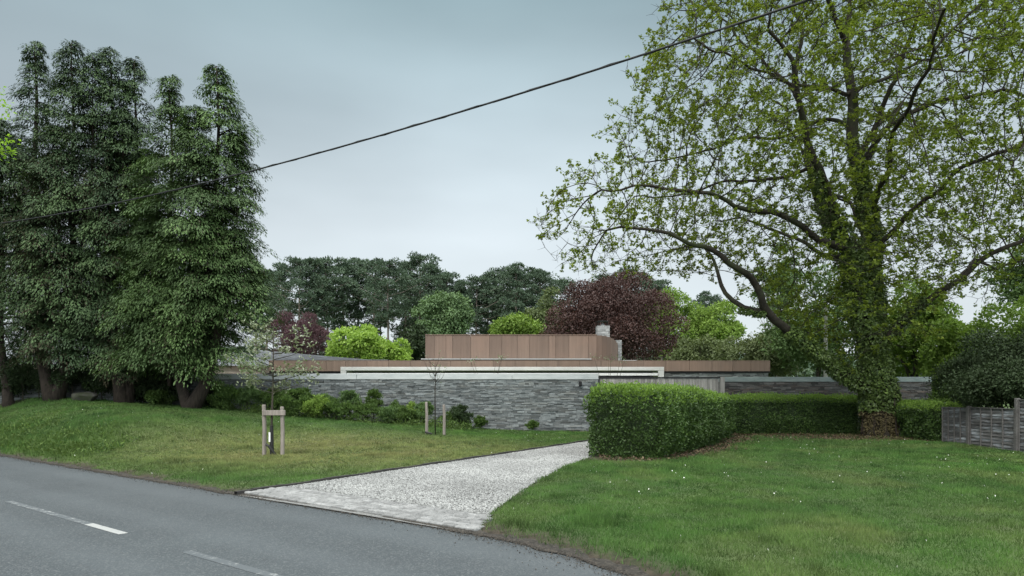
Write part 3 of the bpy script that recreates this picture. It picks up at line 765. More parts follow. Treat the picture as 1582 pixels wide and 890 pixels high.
mb = MB(85); mb.box(hx(300, d), hx(526, d), d+.25, d+8.6, 0, z0-.11, .4); mb.build('recess_panel', M['brown_dark'], hs)
mb = MB(86); mb.box(hx(527, d), hx(1027, d), d+1.6, d+1.7, 0, z0-.11, .5); mb.build('window_band', M['glass'], hs)
mb = MB(861)
for v in range(560, 1020, 48): mb.box(hx(v, d), hx(v, d)+.07, d+1.52, d+1.59, 0, z0-.12, .5)
mb.box(hx(560, d)-.05, hx(1010, d), d+1.50, d+1.58, z0-.2, z0-.13, .5); mb.build('window_frame', M['black'], hs)
# white frame in front of the window band
d2 = 34.0; mb = MB(87); fx0, fx1 = hx(526, d2), hx(1026, d2); zt, zb = hz(567, d2), hz(572.5, d2)
mb.box(fx0, fx1, d2, d2+1.4, zb, zt, .5, .01)
mb.box(fx0, fx0+.28, d2+.002, d2+1.39, 0, zb-.002, .6, .01); mb.box(fx1-.28, fx1, d2+.002, d2+1.39, 0, zb-.002, .4, .01)
mb.build('white_frame', M['render_w'], hs)
mb = MB(88); mb.box(fx0+.3, fx1-.3, d2+.06, d2+.14, hz(577, d2)-.1, hz(576.4, d2), .5); mb.build('handrail', M['white'], hs)
# upper storey: flat front then a quarter curve receding
d3 = 40.0; zt, zb = hz(518, d3), hz(556, d3)-.5
pts = [(hx(657, d3), d3+7.0), (hx(657, d3), d3)]
xe2 = hx(922, d3); np_ = 16
pan = np.linspace(hx(657, d3), xe2, 16)
rr_ = random.Random(4)
pan = [hx(v, d3) for v in (657, 671, 689, 699, 727, 756, 775, 800, 818, 848, 858, 879, 909, 922)]
V = []; F = []; A = []
def panel(a, b, z0, z1, v, t=.05):
    dx, dy = b[0]-a[0], b[1]-a[1]; l = math.hypot(dx, dy); ux, uy = dx/l, dy/l; a = (a[0]+ux*.007, a[1]+uy*.007); b = (b[0]-ux*.007, b[1]-uy*.007)
    nx_, ny_ = -uy*t, ux*t
    mbp.add([(a[0], a[1], z0), (b[0], b[1], z0), (b[0]+nx_, b[1]+ny_, z0), (a[0]+nx_, a[1]+ny_, z0), (a[0], a[1], z1), (b[0], b[1], z1), (b[0]+nx_, b[1]+ny_, z1), (a[0]+nx_, a[1]+ny_, z1)],
            [(0, 1, 5, 4), (1, 2, 6, 5), (2, 3, 7, 6), (3, 0, 4, 7), (4, 5, 6, 7), (3, 2, 1, 0)], v)
mbp = MB(89)
for a, b in zip(pan[:-1], pan[1:]): panel((a, d3), (b, d3), zb, zt, None)
arc = [(xe2+2.25*math.sin(q), d3+9.0*(1-math.cos(q))) for q in np.linspace(0, math.pi/2, 12)]
for i, (a, b) in enumerate(zip(arc[:-1], arc[1:])): panel(a, b, zb, zt-.5*((i+.5)/8)**2, None)
panel((pan[0], d3+10.5), (pan[0], d3+.06), zb, zt, .6)
mbp.build('upper_cladding', M['corten'], hs)
mb = MB(90); poly = [(pan[0]+.1, d3+.06)]+[(p[0]-.08, p[1]+.08) for p in arc[:1]]+[(arc[0][0], arc[-1][1])]+[(pan[0]+.1, arc[-1][1])]
n_ = len(poly); mb.add([(p[0], p[1], zb) for p in poly]+[(p[0], p[1], zt-.05) for p in poly], [tuple(range(n_, 2*n_))]+[(i, (i+1) % n_, (i+1) % n_+n_, i+n_) for i in range(n_)], .4)
mb.build('upper_roof', M['brown_dark'], hs)
cp = MB(91)
edge = [(pan[0], d3), arc[0]]
for a, b in zip(edge[:-1], edge[1:]):
    dx, dy = b[0]-a[0], b[1]-a[1]; l = max(math.hypot(dx, dy), 1e-6); nx_, ny_ = dy/l*.03, -dx/l*.03
    if l < .01: continue
    cp.add([(a[0]+nx_, a[1]+ny_, zt+.002), (b[0]+nx_, b[1]+ny_, zt+.002), (b[0]-nx_*6, b[1]-ny_*6, zt+.002), (a[0]-nx_*6, a[1]-ny_*6, zt+.002),
            (a[0]+nx_, a[1]+ny_, zt+.045), (b[0]+nx_, b[1]+ny_, zt+.045), (b[0]-nx_*6, b[1]-ny_*6, zt+.045), (a[0]-nx_*6, a[1]-ny_*6, zt+.045)],
           [(0, 1, 5, 4), (4, 5, 6, 7), (3, 2, 1, 0), (2, 3, 7, 6), (1, 2, 6, 5), (3, 0, 4, 7)], .7)
cp.build('parapet_trim', M['corten'], hs)
mb = MB(92); mb.box(hx(651, 39.5), hx(913, 39.5), 39.3, 39.93, hz(555.6, 39.5), hz(554.2, 39.5), .5); mb.build('sill_ledge', M['coping'], hs)
mb = MB(93); mb.box(hx(654, 39.5), hx(916, 39.5), 39.6, 39.96, hz(558.6, 39.5), hz(555.8, 39.5)-.01, .5); mb.build('ledge_recess', M['black'], hs)
mb = MB(94); mb.box(hx(962, 41), hx(984, 41), 41, 42.5, 3.0, hz(558, 41)+.06, .5, .02); mb.build('roof_light', M['coping'], hs)
# sloping grey tiled roof of the left wing
rw = []; mb = MB(95)
xa, xb = hx(395, 33.0), hx(600, 36.2)
nrow = 12
for i in range(nrow):
    f0, f1 = i/nrow, (i+1)/nrow
    # eaves line runs along the fascia top, the ridge falls to the right
    ncol = 20
    for j in range(ncol):
        g0, g1 = j/ncol, (j+1)/ncol
        def rpnt(g_, f):
            x = -14.5+(xb+14.5)*g_; y0 = 36.05; zlow = z1h; zr = (5.05-1.0)*0+z1h+(1-g_)*.72
            return (x, y0+f*3.2, zlow+(zr-zlow)*f)
        z1h = hz(557.5, 36)+.04
        a, b, c, e = rpnt(g0, f0), rpnt(g1-.002, f0), rpnt(g1-.002, f1), rpnt(g0, f1)
        t_ = .03
        mb.add([(a[0], a[1], a[2]+t_), (b[0], b[1], b[2]+t_), (c[0], c[1], c[2]+.004), (e[0], e[1], e[2]+.004), (a[0], a[1], a[2]-.01), (b[0], b[1], b[2]-.01)], [(0, 1, 2, 3), (4, 5, 1, 0)])
mb.build('tiled_roof', M['roof_grey'], hs)
# chimneys
ch = MB(96); cx0, cx1, cd = hx(923, 46), hx(942, 46), 46.0; zt_ = hz(503, 46)
ch.box(cx0+.02, cx1-.02, cd+.03, cd+.87, 3.0, zt_-.01, .5)
r_ = random.Random(9); z = 3.2
while z < zt_-.02:
    h = min(r_.choice((.06, .09, .12)), zt_-z); x = cx0
    while x < cx1-.02:
        l = min(r_.uniform(.2, .5), cx1-x); ch.box(x+.003, x+l-.003, cd-.02*r_.random(), cd+.05, z+.003, z+h-.003, None); x += l
    y = cd
    while y < cd+.88:
        l = min(r_.uniform(.2, .5), cd+.9-y); ch.box(cx1-.04, cx1+.02*r_.random(), y+.06 if y == cd else y, y+l-.004, z+.003, z+h-.003, None)
        ch.box(cx0-.02*r_.random(), cx0+.04, y+.06 if y == cd else y, y+l-.004, z+.003, z+h-.003, None); y += l
    z += h
M['slate_lt'] = rough_mat('pale_stacked_stone', (.22, .23, .23), (.36, .37, .365), 4, .8, useattr=.3)
cho = ch.build('chimney', M['slate_lt'], hs)
cc = (cx0+cx1)/2; mb = MB(97)
for sx in (-.3, .3):
    for sy in (.15, .75): mb.box(cc+sx-.015, cc+sx+.015, cd+sy-.015, cd+sy+.015, zt_-.02, zt_+.29, .5)
mb.box(cc-.36, cc+.36, cd+.08, cd+.82, zt_+.295, zt_+.34, .5); mb.build('cowl_frame', M['black'], cho)
mb = MB(98); mb.tube([(cc, cd+.45, zt_-.01), (cc, cd+.45, zt_+.05), (cc, cd+.45, zt_+.24)], [.16, .15, .02], 12); mb.build('chimney_pot', M['galv'], cho)
mb = MB(99); bx0, bx1, bd = hx(946, 48), hx(960.5, 48), 48.0; zt_ = hz(525, bd); z = 3.0; r_ = random.Random(10)
mb.box(bx0+.02, bx1-.02, bd+.03, bd+1.1, 3.0, zt_-.03, .5)
while z < zt_-.02:
    h = min(r_.choice((.06, .09, .12)), zt_-z); x = bx0
    while x < bx1-.02:
        l = min(r_.uniform(.15, .4), bx1-x); mb.box(x+.003, x+l-.003, bd-.02*r_.random(), bd+.06, z+.003, z+h-.003, None); x += l
    mb.box(bx1-.04, bx1+.01, bd+.07, bd+1.1, z+.003, z+h-.003, None)
    z += h
mb.build('stone_pier', M['slate_lt'], hs)

# neighbour's cream house far left, seen through the conifers
nb = empty('cream_bungalow', (-27, 44, 1), 'cream rendered bungalow glimpsed through the tall conifers', 'house')
mb = MB(101); mb.box(-36, -14.3, 40, 47, 0, 3.1, .5); mb.build('walls', M['cream'], nb)
mb = MB(102); mb.add([(-36.5, 39.6, 3.1), (-14.1, 39.6, 3.1), (-14.1, 47.4, 3.1), (-36.5, 47.4, 3.1), (-34, 43.5, 4.1), (-17, 43.5, 4.1)], [(0, 1, 5, 4), (1, 2, 5), (2, 3, 4, 5), (3, 0, 4), (3, 2, 1, 0)], .5); mb.build('roof', M['roof_grey'], nb)
for x in (-31, -26, -20):
    mb = MB(103); mb.box(x, x+1.8, 39.93, 39.985, 1.7, 2.9, .5); wv_ = mb.build('window', M['glass'], nb)
    mb = MB(104)
    for q in (x-.04, x+.88, x+1.8): mb.box(q, q+.05, 39.9, 39.926, 1.66, 2.95, .5)
    mb.box(x-.06, x+1.87, 39.89, 39.93, 2.93, 3.0, .5); mb.build('frame', M['white'], wv_)

# ------------------------------------------------------------------ fence on the right
fn = empty('panel_fence', (12.95, 18.5, 0), 'low weathered grey overlapping board fence beside the dark shrub', 'fence')
def fpanel(y0, y1, x, ztop, seed):
    mb = MB(seed); r = random.Random(seed); z = .04; zg = 0
    while z < ztop-.06:
        mb.add([(x+.0, y0, z), (x+.0, y1, z), (x+.022, y1, z+.105), (x+.022, y0, z+.105), (x+.012, y0, z), (x+.012, y1, z), (x+.030, y1, z+.105), (x+.030, y0, z+.105)],
               [(3, 2, 1, 0), (0, 1, 5, 4), (4, 5, 6, 7), (3, 7, 6, 2), (0, 4, 7, 3), (1, 2, 6, 5)], None); z += .088+.004*r.random()
    p = mb.build('panel', M['fence'], fn)
    mb = MB(seed+1); nb_ = 5
    for i in range(nb_):
        y = y0+.02+(y1-y0-.06)*i/(nb_-1); mb.box(x-.028, x-.002, y, y+.028, .03, ztop-.02, None)
    mb.box(x-.03, x+.045, y0, y1, ztop-.018, ztop+.004, .5)
    mb.build('batten', M['fence_post'], p)
fy = [20.6, 19.35, 17.5, 15.65, 13.8]; zt_f = [1.14, 1.16, 1.40, 1.42]
for i in range(4): fpanel(fy[i+1]+.05, fy[i]-.05, 12.95, zt_f[i], 110+i*2)
for i, y in enumerate(fy[1:4]):
    mb = MB(120+i); mb.box(12.90, 13.0, y-.045, y+.045, -.05, max(zt_f[i], zt_f[i+1])+.03, None, .008); mb.build('post', M['fence_post'], fn)

# ------------------------------------------------------------------ pole, boulder, cable
po = MB(130); x, y, _ = W(1275.5, 600, 29.2); po.tube([(x, y, 0), (x, y, 3), (x+.01, y, hz(466, 29.2))], [.085, .078, .07], 10)
tag(po.build('timber_pole', M['pole'], smooth=False), 'pale upright timber pole standing behind the brown slate wall', 'pole')
def rock(name, label, c, s, seed):
    r = np.random.default_rng(seed); import bmesh
    bm = bmesh.new(); bmesh.ops.create_icosphere(bm, subdivisions=4, radius=1); V = np.array([v.co[:] for v in bm.verts]); F = np.array([[v.index for v in f.verts] for f in bm.faces]); bm.free()
    for k in range(14):
        n = unit(r.normal(size=3)); t = r.uniform(.55, .85); dd = V@n; V = V-np.where(dd > t, dd-t, 0)[:, None]*n*.85
    V *= 1+.08*(fbm(V[:, 0]*3+5, V[:, 1]*3+V[:, 2]*2, 3)[:, None]-.5)
    V = V*np.array(s)+np.array(c)
    return tag(make(name, V, F, M['boulder'], smooth=False, attrs={'v': V[:, 0]*0+.5}), label, 'boulder')
bx_, by_, bz_ = W(130, 620, 25.0); rock('boulder', 'grey mossy boulder lying under the widest conifers', (bx_, by_, float(height(bx_, by_))+.10), (.6, .35, .26), 5)
cb = MB(140); A_ = Vector(W(0, 345, 24)); B_ = Vector(W(1250, 0, 10)); dirv = B_-A_
A2 = A_-dirv*.8; B2 = B_+dirv*.6
pts = []
for i in range(161):
    f = i/160; t = -.8+f*2.4; p = A_+dirv*t
    sag = .42*(4*(t-.5)**2-1)           # lowest half way along the span in view
    p = p+Vector((0, 0, sag)); pts.append(p)
cb.tube(pts, .019, 6, .5)
pts2 = [p+Vector((0, math.cos(i*1.7)*.018, math.sin(i*1.7)*.018)) for i, p in enumerate(pts)]
cb.tube(pts2, .011, 5, .5)
tag(cb.build('overhead_cable', M['cable'], smooth=True), 'black overhead service cable crossing the sky in front of the trees', 'cable')

# ------------------------------------------------------------------ big ivy covered tree
TD0 = 23.4
TB = np.array([W(1362, 677, TD0)[0], TD0, 0.0])
root_t = empty('ivy_covered_tree', tuple(TB), 'huge spreading tree with ivy thick on its trunk and sparse olive spring leaves', 'tree')
def pp(px, py, dy=0.0):
    """a place on the tree: measured in the plane of its trunk, then moved dy to or from the viewer"""
    x, y, z = W(px, py, TD0); return (x, y+dy, z)
def limb(*p): return np.array([pp(*q) for q in p])
limbs = [  # polyline, start radius, end radius, ivy?
    (limb((1362, 684, 0), (1360, 640, 0), (1357, 590, 0), (1352, 540, 0), (1348, 480, .1), (1348, 403, .2), (1355, 362, .3), (1348, 310, .4), (1337, 248, .5), (1323, 207, .4), (1327, 155, .3), (1317, 93, .4), (1319, 57, .5)), .50, .13),
    (limb((1352, 560, 0), (1330, 500, -.3), (1309, 429, -.6), (1296, 382, -.7), (1275, 341, -.8), (1255, 320, -1), (1229, 284, -1.5), (1208, 232, -2), (1175, 170, -2.6), (1140, 120, -3)), .34, .06),
    (limb((1300, 395, -.7), (1279, 350, -.2), (1268, 310, .2), (1265, 232, .6), (1255, 155, 1), (1250, 103, 1.3), (1265, 26, 1.6), (1262, -60, 2)), .2, .07),
    (limb((1345, 470, 0), (1318, 400, .6), (1303, 330, 1.2), (1306, 279, 1.8), (1290, 200, 2.6), (1270, 120, 3.4)), .17, .05),
    (limb((1319, 60, .5), (1295, 20, .1), (1268, 0, -.2), (1240, -60, -.8), (1210, -140, -1.5)), .13, .05),
    (limb((1319, 60, .5), (1330, 10, .8), (1345, -70, 1.2), (1360, -160, 1.6)), .13, .05),
    (limb((1290, 395, -.7), (1275, 384, -.9), (1224, 385, -1.2), (1198, 356, -1.4), (1157, 341, -1.6), (1110, 336, -1.8), (1069, 328, -2), (1022, 320, -2), (970, 310, -1.6), (920, 315, -1.2)), .17, .035),
    (limb((1358, 605, 0), (1325, 592, -.2), (1290, 572, -.4), (1240, 540, -.7), (1196, 514, -1), (1165, 491, -1.2), (1150, 461, -1.5), (1127, 430, -1.8), (1097, 421, -2), (1066, 407, -2.2), (1032, 400, -2.4), (985, 380, -2.4), (930, 372, -2)), .30, .04),
    (limb((1163, 488, -1.2), (1127, 484, -.9), (1108, 449, -.6), (1093, 423, -.2), (1102, 393, .2), (1096, 372, .4)), .13, .05),
    (limb((1352, 535, 0), (1385, 500, -.3), (1418, 465, -.6), (1448, 439, -1), (1477, 411, -1.3), (1516, 390, -1.6), (1550, 372, -1.9), (1600, 365, -2.2)), .2, .05),
    (limb((1450, 437, -1), (1500, 405, -.2), (1550, 405, .4), (1610, 400, 1)), .1, .03),
    (limb((1340, 240, .5), (1360, 205, .3), (1384, 186, .1), (1446, 160, -.4), (1523, 160, -1), (1582, 181, -1.4), (1640, 200, -1.6)), .13, .04),
    (limb((1340, 260, .5), (1370, 190, 1), (1399, 150, 1.4), (1436, 129, 2), (1490, 100, 2.8), (1550, 95, 3.6)), .12, .04),
    (limb((1325, 150, .3), (1335, 120, .8), (1394, 98, 1.4), (1441, 62, 2), (1523, 36, 2.6), (1600, 10, 3)), .12, .04),
    (limb((1336, 245, .5), (1355, 170, -.4), (1384, 60, -1.4), (1400, -20, -2), (1420, -110, -2.6)), .12, .04),
    (limb((1326, 140, .4), (1300, 137, .2), (1275, 137, 0), (1229, 134, -.4), (1162, 134, -1), (1089, 129, -1.8), (1030, 100, -2.4)), .10, .03),
    (limb((1322, 190, .4), (1312, 165, .6), (1265, 176, 1), (1213, 191, 1.5), (1162, 181, 2.2), (1090, 200, 3), (1020, 190, 3.6)), .10, .03),
    (limb((1255, 130, 1), (1225, 70, 1.6), (1193, 31, 2), (1150, -30, 2.6), (1110, -100, 3)), .08, .03),
    (limb((1265, 250, .6), (1220, 250, 1.6), (1160, 245, 2.8), (1090, 250, 4), (1010, 240, 5)), .09, .03),
    (limb((1348, 350, .3), (1335, 300, -1.2), (1310, 250, -3), (1290, 220, -5), (1260, 190, -7)), .13, .04),
    (limb((1350, 390, .3), (1380, 330, -1), (1410, 300, -2.5), (1440, 290, -4.5), (1480, 285, -6.5)), .13, .04),
    (limb((1350, 360, .3), (1365, 300, 2), (1385, 250, 4), (1410, 220, 6.5)), .13, .04),
    (limb((1300, 400, 0), (1270, 350, 2), (1230, 300, 4), (1190, 270, 6)), .11, .04),
]
# nodes
NP = []; NPAR = []; NR = []
def add_node(p, par, rr): NP.append(Vector(p)); NPAR.append(par); NR.append(rr); return len(NP)-1
limb_rad_min = {}
STEP = .33
chains_main = []
for li, (P, r0, r1) in enumerate(limbs):
    L = np.linalg.norm(np.diff(P, axis=0), axis=1).sum(); n = max(3, int(L/STEP)); Q = resample(P, n)
    # smooth and add natural crookedness
    for _ in range(2): Q[1:-1] = (Q[:-2]+2*Q[1:-1]+Q[2:])/4
    rj = np.random.default_rng(200+li); wob = rj.normal(0, .11, (n, 3)); wob[0] = 0
    for _ in range(1): wob[1:-1] = (wob[:-2]+wob[1:-1]+wob[2:])/3
    Q = Q+wob*(0 if li == 0 else 1)
    if li == 0: par = -1; s0 = 0
    else:
        par = min(range(len(NP)), key=lambda i: (NP[i]-Vector(Q[0])).length + (0.0 if NR[i] > r0*.8 else 1.5)); s0 = 1
    ch = [par] if par >= 0 else []
    for k in range(s0, n):
        f = k/(n-1); rr = (r0+(r1-r0)*(f**.7))*(1 if li == 0 else .82)
        if li == 0: rr += .05*max(0, 1-k*STEP/1.0)**2
        par = add_node(Q[k], par, rr); ch.append(par)
    chains_main.append(ch)
n_main = len(NP)
# crown outline, measured on the photo in the plane of the trunk, and its depth
OUT = [(1040, -60), (1012, 0), (990, 60), (1000, 110), (960, 118), (915, 120), (917, 190), (962, 250), (930, 262), (865, 262), (862, 300), (818, 318), (822, 345), (850, 380), (850, 412), (905, 428), (960, 425), (1010, 432),
       (1060, 425), (1080, 440), (1150, 432), (1165, 425), (1215, 500), (1290, 560), (1400, 560), (1440, 480), (1500, 465), (1560, 470), (1640, 440), (1760, 380), (1800, 200), (1760, 0), (1680, -150), (1520, -280), (1300, -320), (1130, -220)]
OUTW = np.array([(W(a, b, TD0)[0], W(a, b, TD0)[2]) for a, b in OUT])
ra = np.random.default_rng(77)
NATT = 15500
ax = ra.uniform(OUTW[:, 0].min(), OUTW[:, 0].max(), NATT*5); az_ = ra.uniform(OUTW[:, 1].min(), OUTW[:, 1].max(), NATT*5)
k = in_poly(ax, az_, OUTW); ax, az_ = ax[k], az_[k]; db = dist_poly(ax, az_, OUTW); RR = 8.5
half = np.sqrt(np.clip(db*(2*RR-db), 0, RR*RR))*.85
ay = ra.uniform(-1, 1, len(ax)); keepw = ra.random(len(ax)) < (half/RR)*(.35+.65*np.abs(ay))+.12
ax, az_, ay, half = ax[keepw], az_[keepw], ay[keepw], half[keepw]
ATT = np.stack([ax, TD0+ay*half, az_], -1)
lump = fbm(ATT[:, 0]*.55+ATT[:, 1]*.3, ATT[:, 2]*.6+ATT[:, 1]*.35, 3)
ATT = ATT[lump > .36]
vis = (ATT[:, 0]/ATT[:, 1] < .86) & ((ATT[:, 2]-EYE)/ATT[:, 1] < .68)      # the part of the crown near the view gets full detail
ATT = ATT[vis | (ra.random(len(ATT)) < .35)][:NATT]
att = [Vector(a) for a in ATT]
alive = np.ones(len(att), bool)
KILL, INF = .43, 3.0
child_n = {}
NR += []
for it in range(46):
    kd = kdtree.KDTree(len(NP))
    for i, p in enumerate(NP): kd.insert(p, i)
    kd.balance()
    pull = {}
    for ai in np.nonzero(alive)[0]:
        co, i, dd = kd.find(att[ai])
        if dd < KILL: alive[ai] = False
        elif dd < INF+ (3 if it < 6 else 0):
            v = (att[ai]-co)/dd
            if i in pull: pull[i] += v
            else: pull[i] = v.copy()
    if not pull: break
    rnd = random.Random(it)
    for i, v in pull.items():
        if child_n.get(i, 0) > 3: continue
        v = v+Vector((rnd.gauss(0, .35), rnd.gauss(0, .35), rnd.gauss(0, .3)+.12))
        par = NPAR[i]
        if par >= 0 and i >= n_main: v = v.normalized()+(NP[i]-NP[par]).normalized()*.55
        if v.length < 1e-3: continue
        add_node(NP[i]+v.normalized()*STEP, i, 0); child_n[i] = child_n.get(i, 0)+1
NPn = np.array([p[:] for p in NP]); n_all = len(NP); NPARn = np.array(NPAR)
kids = [[] for _ in range(n_all)]
for i in range(1, n_all):
    if NPAR[i] >= 0: kids[NPAR[i]].append(i)
rad_ = np.zeros(n_all); ex = 2.2; tip = .0075
acc = np.zeros(n_all)
for i in range(n_all-1, n_main-1, -1):
    rad_[i] = max(tip, acc[i]**(1/ex)); acc[NPAR[i]] += rad_[i]**ex
for i in range(n_main): rad_[i] = NR[i]
# tubes of the grown branches, as chains following the thickest child
tb = MB(201)
done = np.zeros(n_all, bool)
def follow(start, par):
    ch = [par, start]; c = start
    while True:
        ks = [q for q in kids[c] if q >= n_main]
        if not ks: break
        c = max(ks, key=lambda q: rad_[q]); ch.append(c)
    return ch
starts = [(i, NPAR[i]) for i in range(n_main, n_all) if NPAR[i] < n_main]
stack = starts; used = set()
small = MB(202)
while stack:
    s, p = stack.pop(); ch = follow(s, p)
    for c in ch[1:]: used.add(c)
    rs = [rad_[c] for c in ch]; rs[0] = min(rad_[ch[0]], rs[1]*1.25); rs[-1] *= .6
    big = rs[1] > .022
    tb.tube([NPn[c] for c in ch], rs, 6 if big else 4, None, cap=False)
    for c in ch[1:]:
        for q in kids[c]:
            if q not in used and q not in ch: stack.append((q, c))
tb.build('branches', M['bark_tree'], root_t, smooth=True)
mb = MB(203)
for (ch, (P, r0, r1)) in list(zip(chains_main, limbs))[1:]:
    if len(ch) < 3: continue
    rs = [NR[c] for c in ch]; rs[0] = rs[1]; mb.tube([NPn[c] for c in ch], rs, 10, None, cap=False)
mb.build('limbs', M['bark_tree'], root_t, smooth=True)
mb = MB(204); ch = chains_main[0]
rs = [NR[c] for c in ch]; P_ = [NPn[c] for c in ch]; P_[0] = P_[0]+np.array([0, 0, -.15])
mb.tube(P_, rs, 18, .5, cap=True); tr_ = mb.build('trunk', M['bark_tree'], root_t, smooth=True)
# root flare
mb = MB(205)
for a in np.linspace(0, 6.28, 7)[:-1]:
    c_, s_2 = math.cos(a+.3), math.sin(a+.3)
    mb.tube([(TB[0]+c_*.3, TB[1]+s_2*.3, .75), (TB[0]+c_*.42, TB[1]+s_2*.42, .2), (TB[0]+c_*.68, TB[1]+s_2*.68, -.06)], [.16, .15, .06], 8, .5)
mb.build('roots', M['bark_tree'], root_t, smooth=True)
# twiglets and leaves at slim nodes
thin = np.nonzero((rad_ < .016) & (np.arange(n_all) >= n_main))[0]
leafy = fbm(NPn[thin][:, 0]*.5+3, NPn[thin][:, 2]*.5+NPn[thin][:, 1]*.3, 3)
tips = np.array([i for i in thin if not kids[i]])
def sprout(nodes, per, seed):
    r = np.random.default_rng(seed); idx = np.repeat(nodes, per); n = len(idx)
    D0 = unit(NPn[idx]-NPn[np.maximum(NPARn[idx], 0)]); D = unit(D0*.5+rdir(r, n)+np.array([0, 0, .2]))
    return NPn[idx], D, r, n
Pt, Dt, r, n = sprout(thin, 2, 301)
Lt = r.uniform(.16, .42, n); rt = .0050
S1 = unit(np.cross(Dt, rdir(r, n))); S2 = np.cross(Dt, S1); E = Pt+Dt*Lt[:, None]
tri = [S1, -.5*S1+.87*S2, -.5*S1-.87*S2]
V = np.stack([Pt+tri[0]*rt*1.4, Pt+tri[1]*rt*1.4, Pt+tri[2]*rt*1.4, E+tri[0]*rt*.5, E+tri[1]*rt*.5, E+tri[2]*rt*.5], 1).reshape(-1, 3)
b = 6*np.arange(n)[:, None]; F = np.concatenate([b+np.array([[0, 1, 4, 3]]), b+np.array([[1, 2, 5, 4]]), b+np.array([[2, 0, 3, 5]])])
make('twigs', V, F, M['bark_tree'], root_t, {'v': np.repeat(r.random(n), 6)})
# leaf rosettes on the twiglet ends and along them
fine_l = fbm(Pt[:, 0]*1.3+Pt[:, 1]*.9, Pt[:, 2]*1.3-Pt[:, 1]*.7+30, 2)
keep = r.random(n) < np.clip(.62+1.3*(np.repeat(leafy, 2)-.42)+2.8*(fine_l-.5), .04, 1)
inview = (Pt[:, 0]/Pt[:, 1] < .86) & ((Pt[:, 2]-EYE)/Pt[:, 1] < .68)
keep &= inview | (r.random(n) < .5)
C = np.concatenate([E[keep], (Pt+Dt*Lt[:, None]*.55)[keep][r.random(keep.sum()) < .5]]); PER = 10
Cc = np.repeat(C, PER, 0); n = len(Cc); r = np.random.default_rng(302)
Dl = rdir(r, n); Dl[:, 2] = Dl[:, 2]*.6+.05; Dl = unit(Dl); Nl = unit(rdir(r, n)*.7+np.array([0, 0, .8]))
sz = r.uniform(.055, .12, n)
print('tree nodes', n_all, 'twig leaves', n)
leafobj('crown', Cc+rdir(r, n)*.05, Dl, Nl, sz, sz*.75, M['leaf_oak'], root_t, r)
# ivy: thick sleeve on trunk, lower limb and the two stems
def ivy(polys, seed):
    r = np.random.default_rng(seed); Ps = []; Ds = []; Ns = []; Ss = []
    for (Q, R0, R1, th, dens) in polys:
        Q = resample(Q, 60); L = np.linalg.norm(np.diff(Q, axis=0), axis=1); n = int(L.sum()*dens*(R0+R1+th))
        u = r.random(n)*58.99; i = u.astype(int); f = (u-i)[:, None]; C = Q[i]*(1-f)+Q[i+1]*f; T = unit(Q[i+1]-Q[i])
        o = rdir(r, n); o = unit(o-T*(o*T).sum(1, keepdims=True)); uu = u/59
        lump = fbm(uu*L.sum()*1.1+seed, np.arctan2(o[:, 1], o[:, 0])*1.2+3, 3)
        R = (R0+(R1-R0)*uu)+th*(.2+1.5*np.clip(lump-.3, 0, 1))*(1-.55*uu)*r.random(n)**.55
        P = C+o*R[:, None]; Ps.append(P); Ds.append(unit(o*.6+np.array([0, 0, -.55])+rdir(r, n)*.7)); Ns.append(unit(o+rdir(r, n)*.6+np.array([0, 0, .3])))
        Ss.append(r.uniform(.055, .115, n))
    return np.concatenate(Ps), np.concatenate(Ds), np.concatenate(Ns), np.concatenate(Ss), r
tk = limbs[0][0]
Pi, Di, Ni, Si, r = ivy([(tk[0:2], .50, .50, .16, 3600), (tk[1:5], .46, .30, .34, 3100), (tk[4:6], .30, .25, .42, 2700), (tk[5:9], .26, .19, .22, 2300), (tk[8:10], .18, .15, .08, 1300),
                         (limbs[1][0][:4], .26, .2, .42, 2300), (limbs[1][0][3:7], .17, .12, .2, 1500), (limbs[7][0][:5], .21, .12, .30, 2300), (limbs[3][0][:4], .13, .10, .3, 1500),
                         (limbs[2][0][:3], .14, .10, .2, 1500), (limbs[9][0][:3], .13, .08, .28, 1500), (limbs[8][0][:2], .07, .05, .15, 2500)], 401)
low = Pi[:, 2] < .95+.5*(fbm(Pi[:, 0]*3, Pi[:, 2]*3)-.5)
leafobj('ivy', Pi[~low], Di[~low], Ni[~low], Si[~low], Si[~low]*.8, M['leaf_ivy'], root_t, r)
k = low
leafobj('dry_ivy', Pi[k], Di[k], Ni[k], Si[k]*.8, Si[k]*.5, M['leaf_ivy_dry'], root_t, r)
mb = MB(402)
for i in range(34):
    a = r.uniform(0, 6.28); rr0 = .52+r.uniform(0, .06); pts = []
    sc_ = r.uniform(.4, 1.2)
    for k in range(7):
        a += r.normal(0, .16); z = -.05+k*.32; rr1 = rr0+.05*max(0, 1-z)**2-.03*z+.02
        pts.append((TB[0]+math.cos(a)*rr1, TB[1]+math.sin(a)*rr1, z))
    mb.tube(pts, [q_*sc_ for q_ in (.03, .028, .026, .024, .02, .018, .014)], 5, None)
mb.build('ivy_stems', M['bark_red'], root_t, smooth=True)

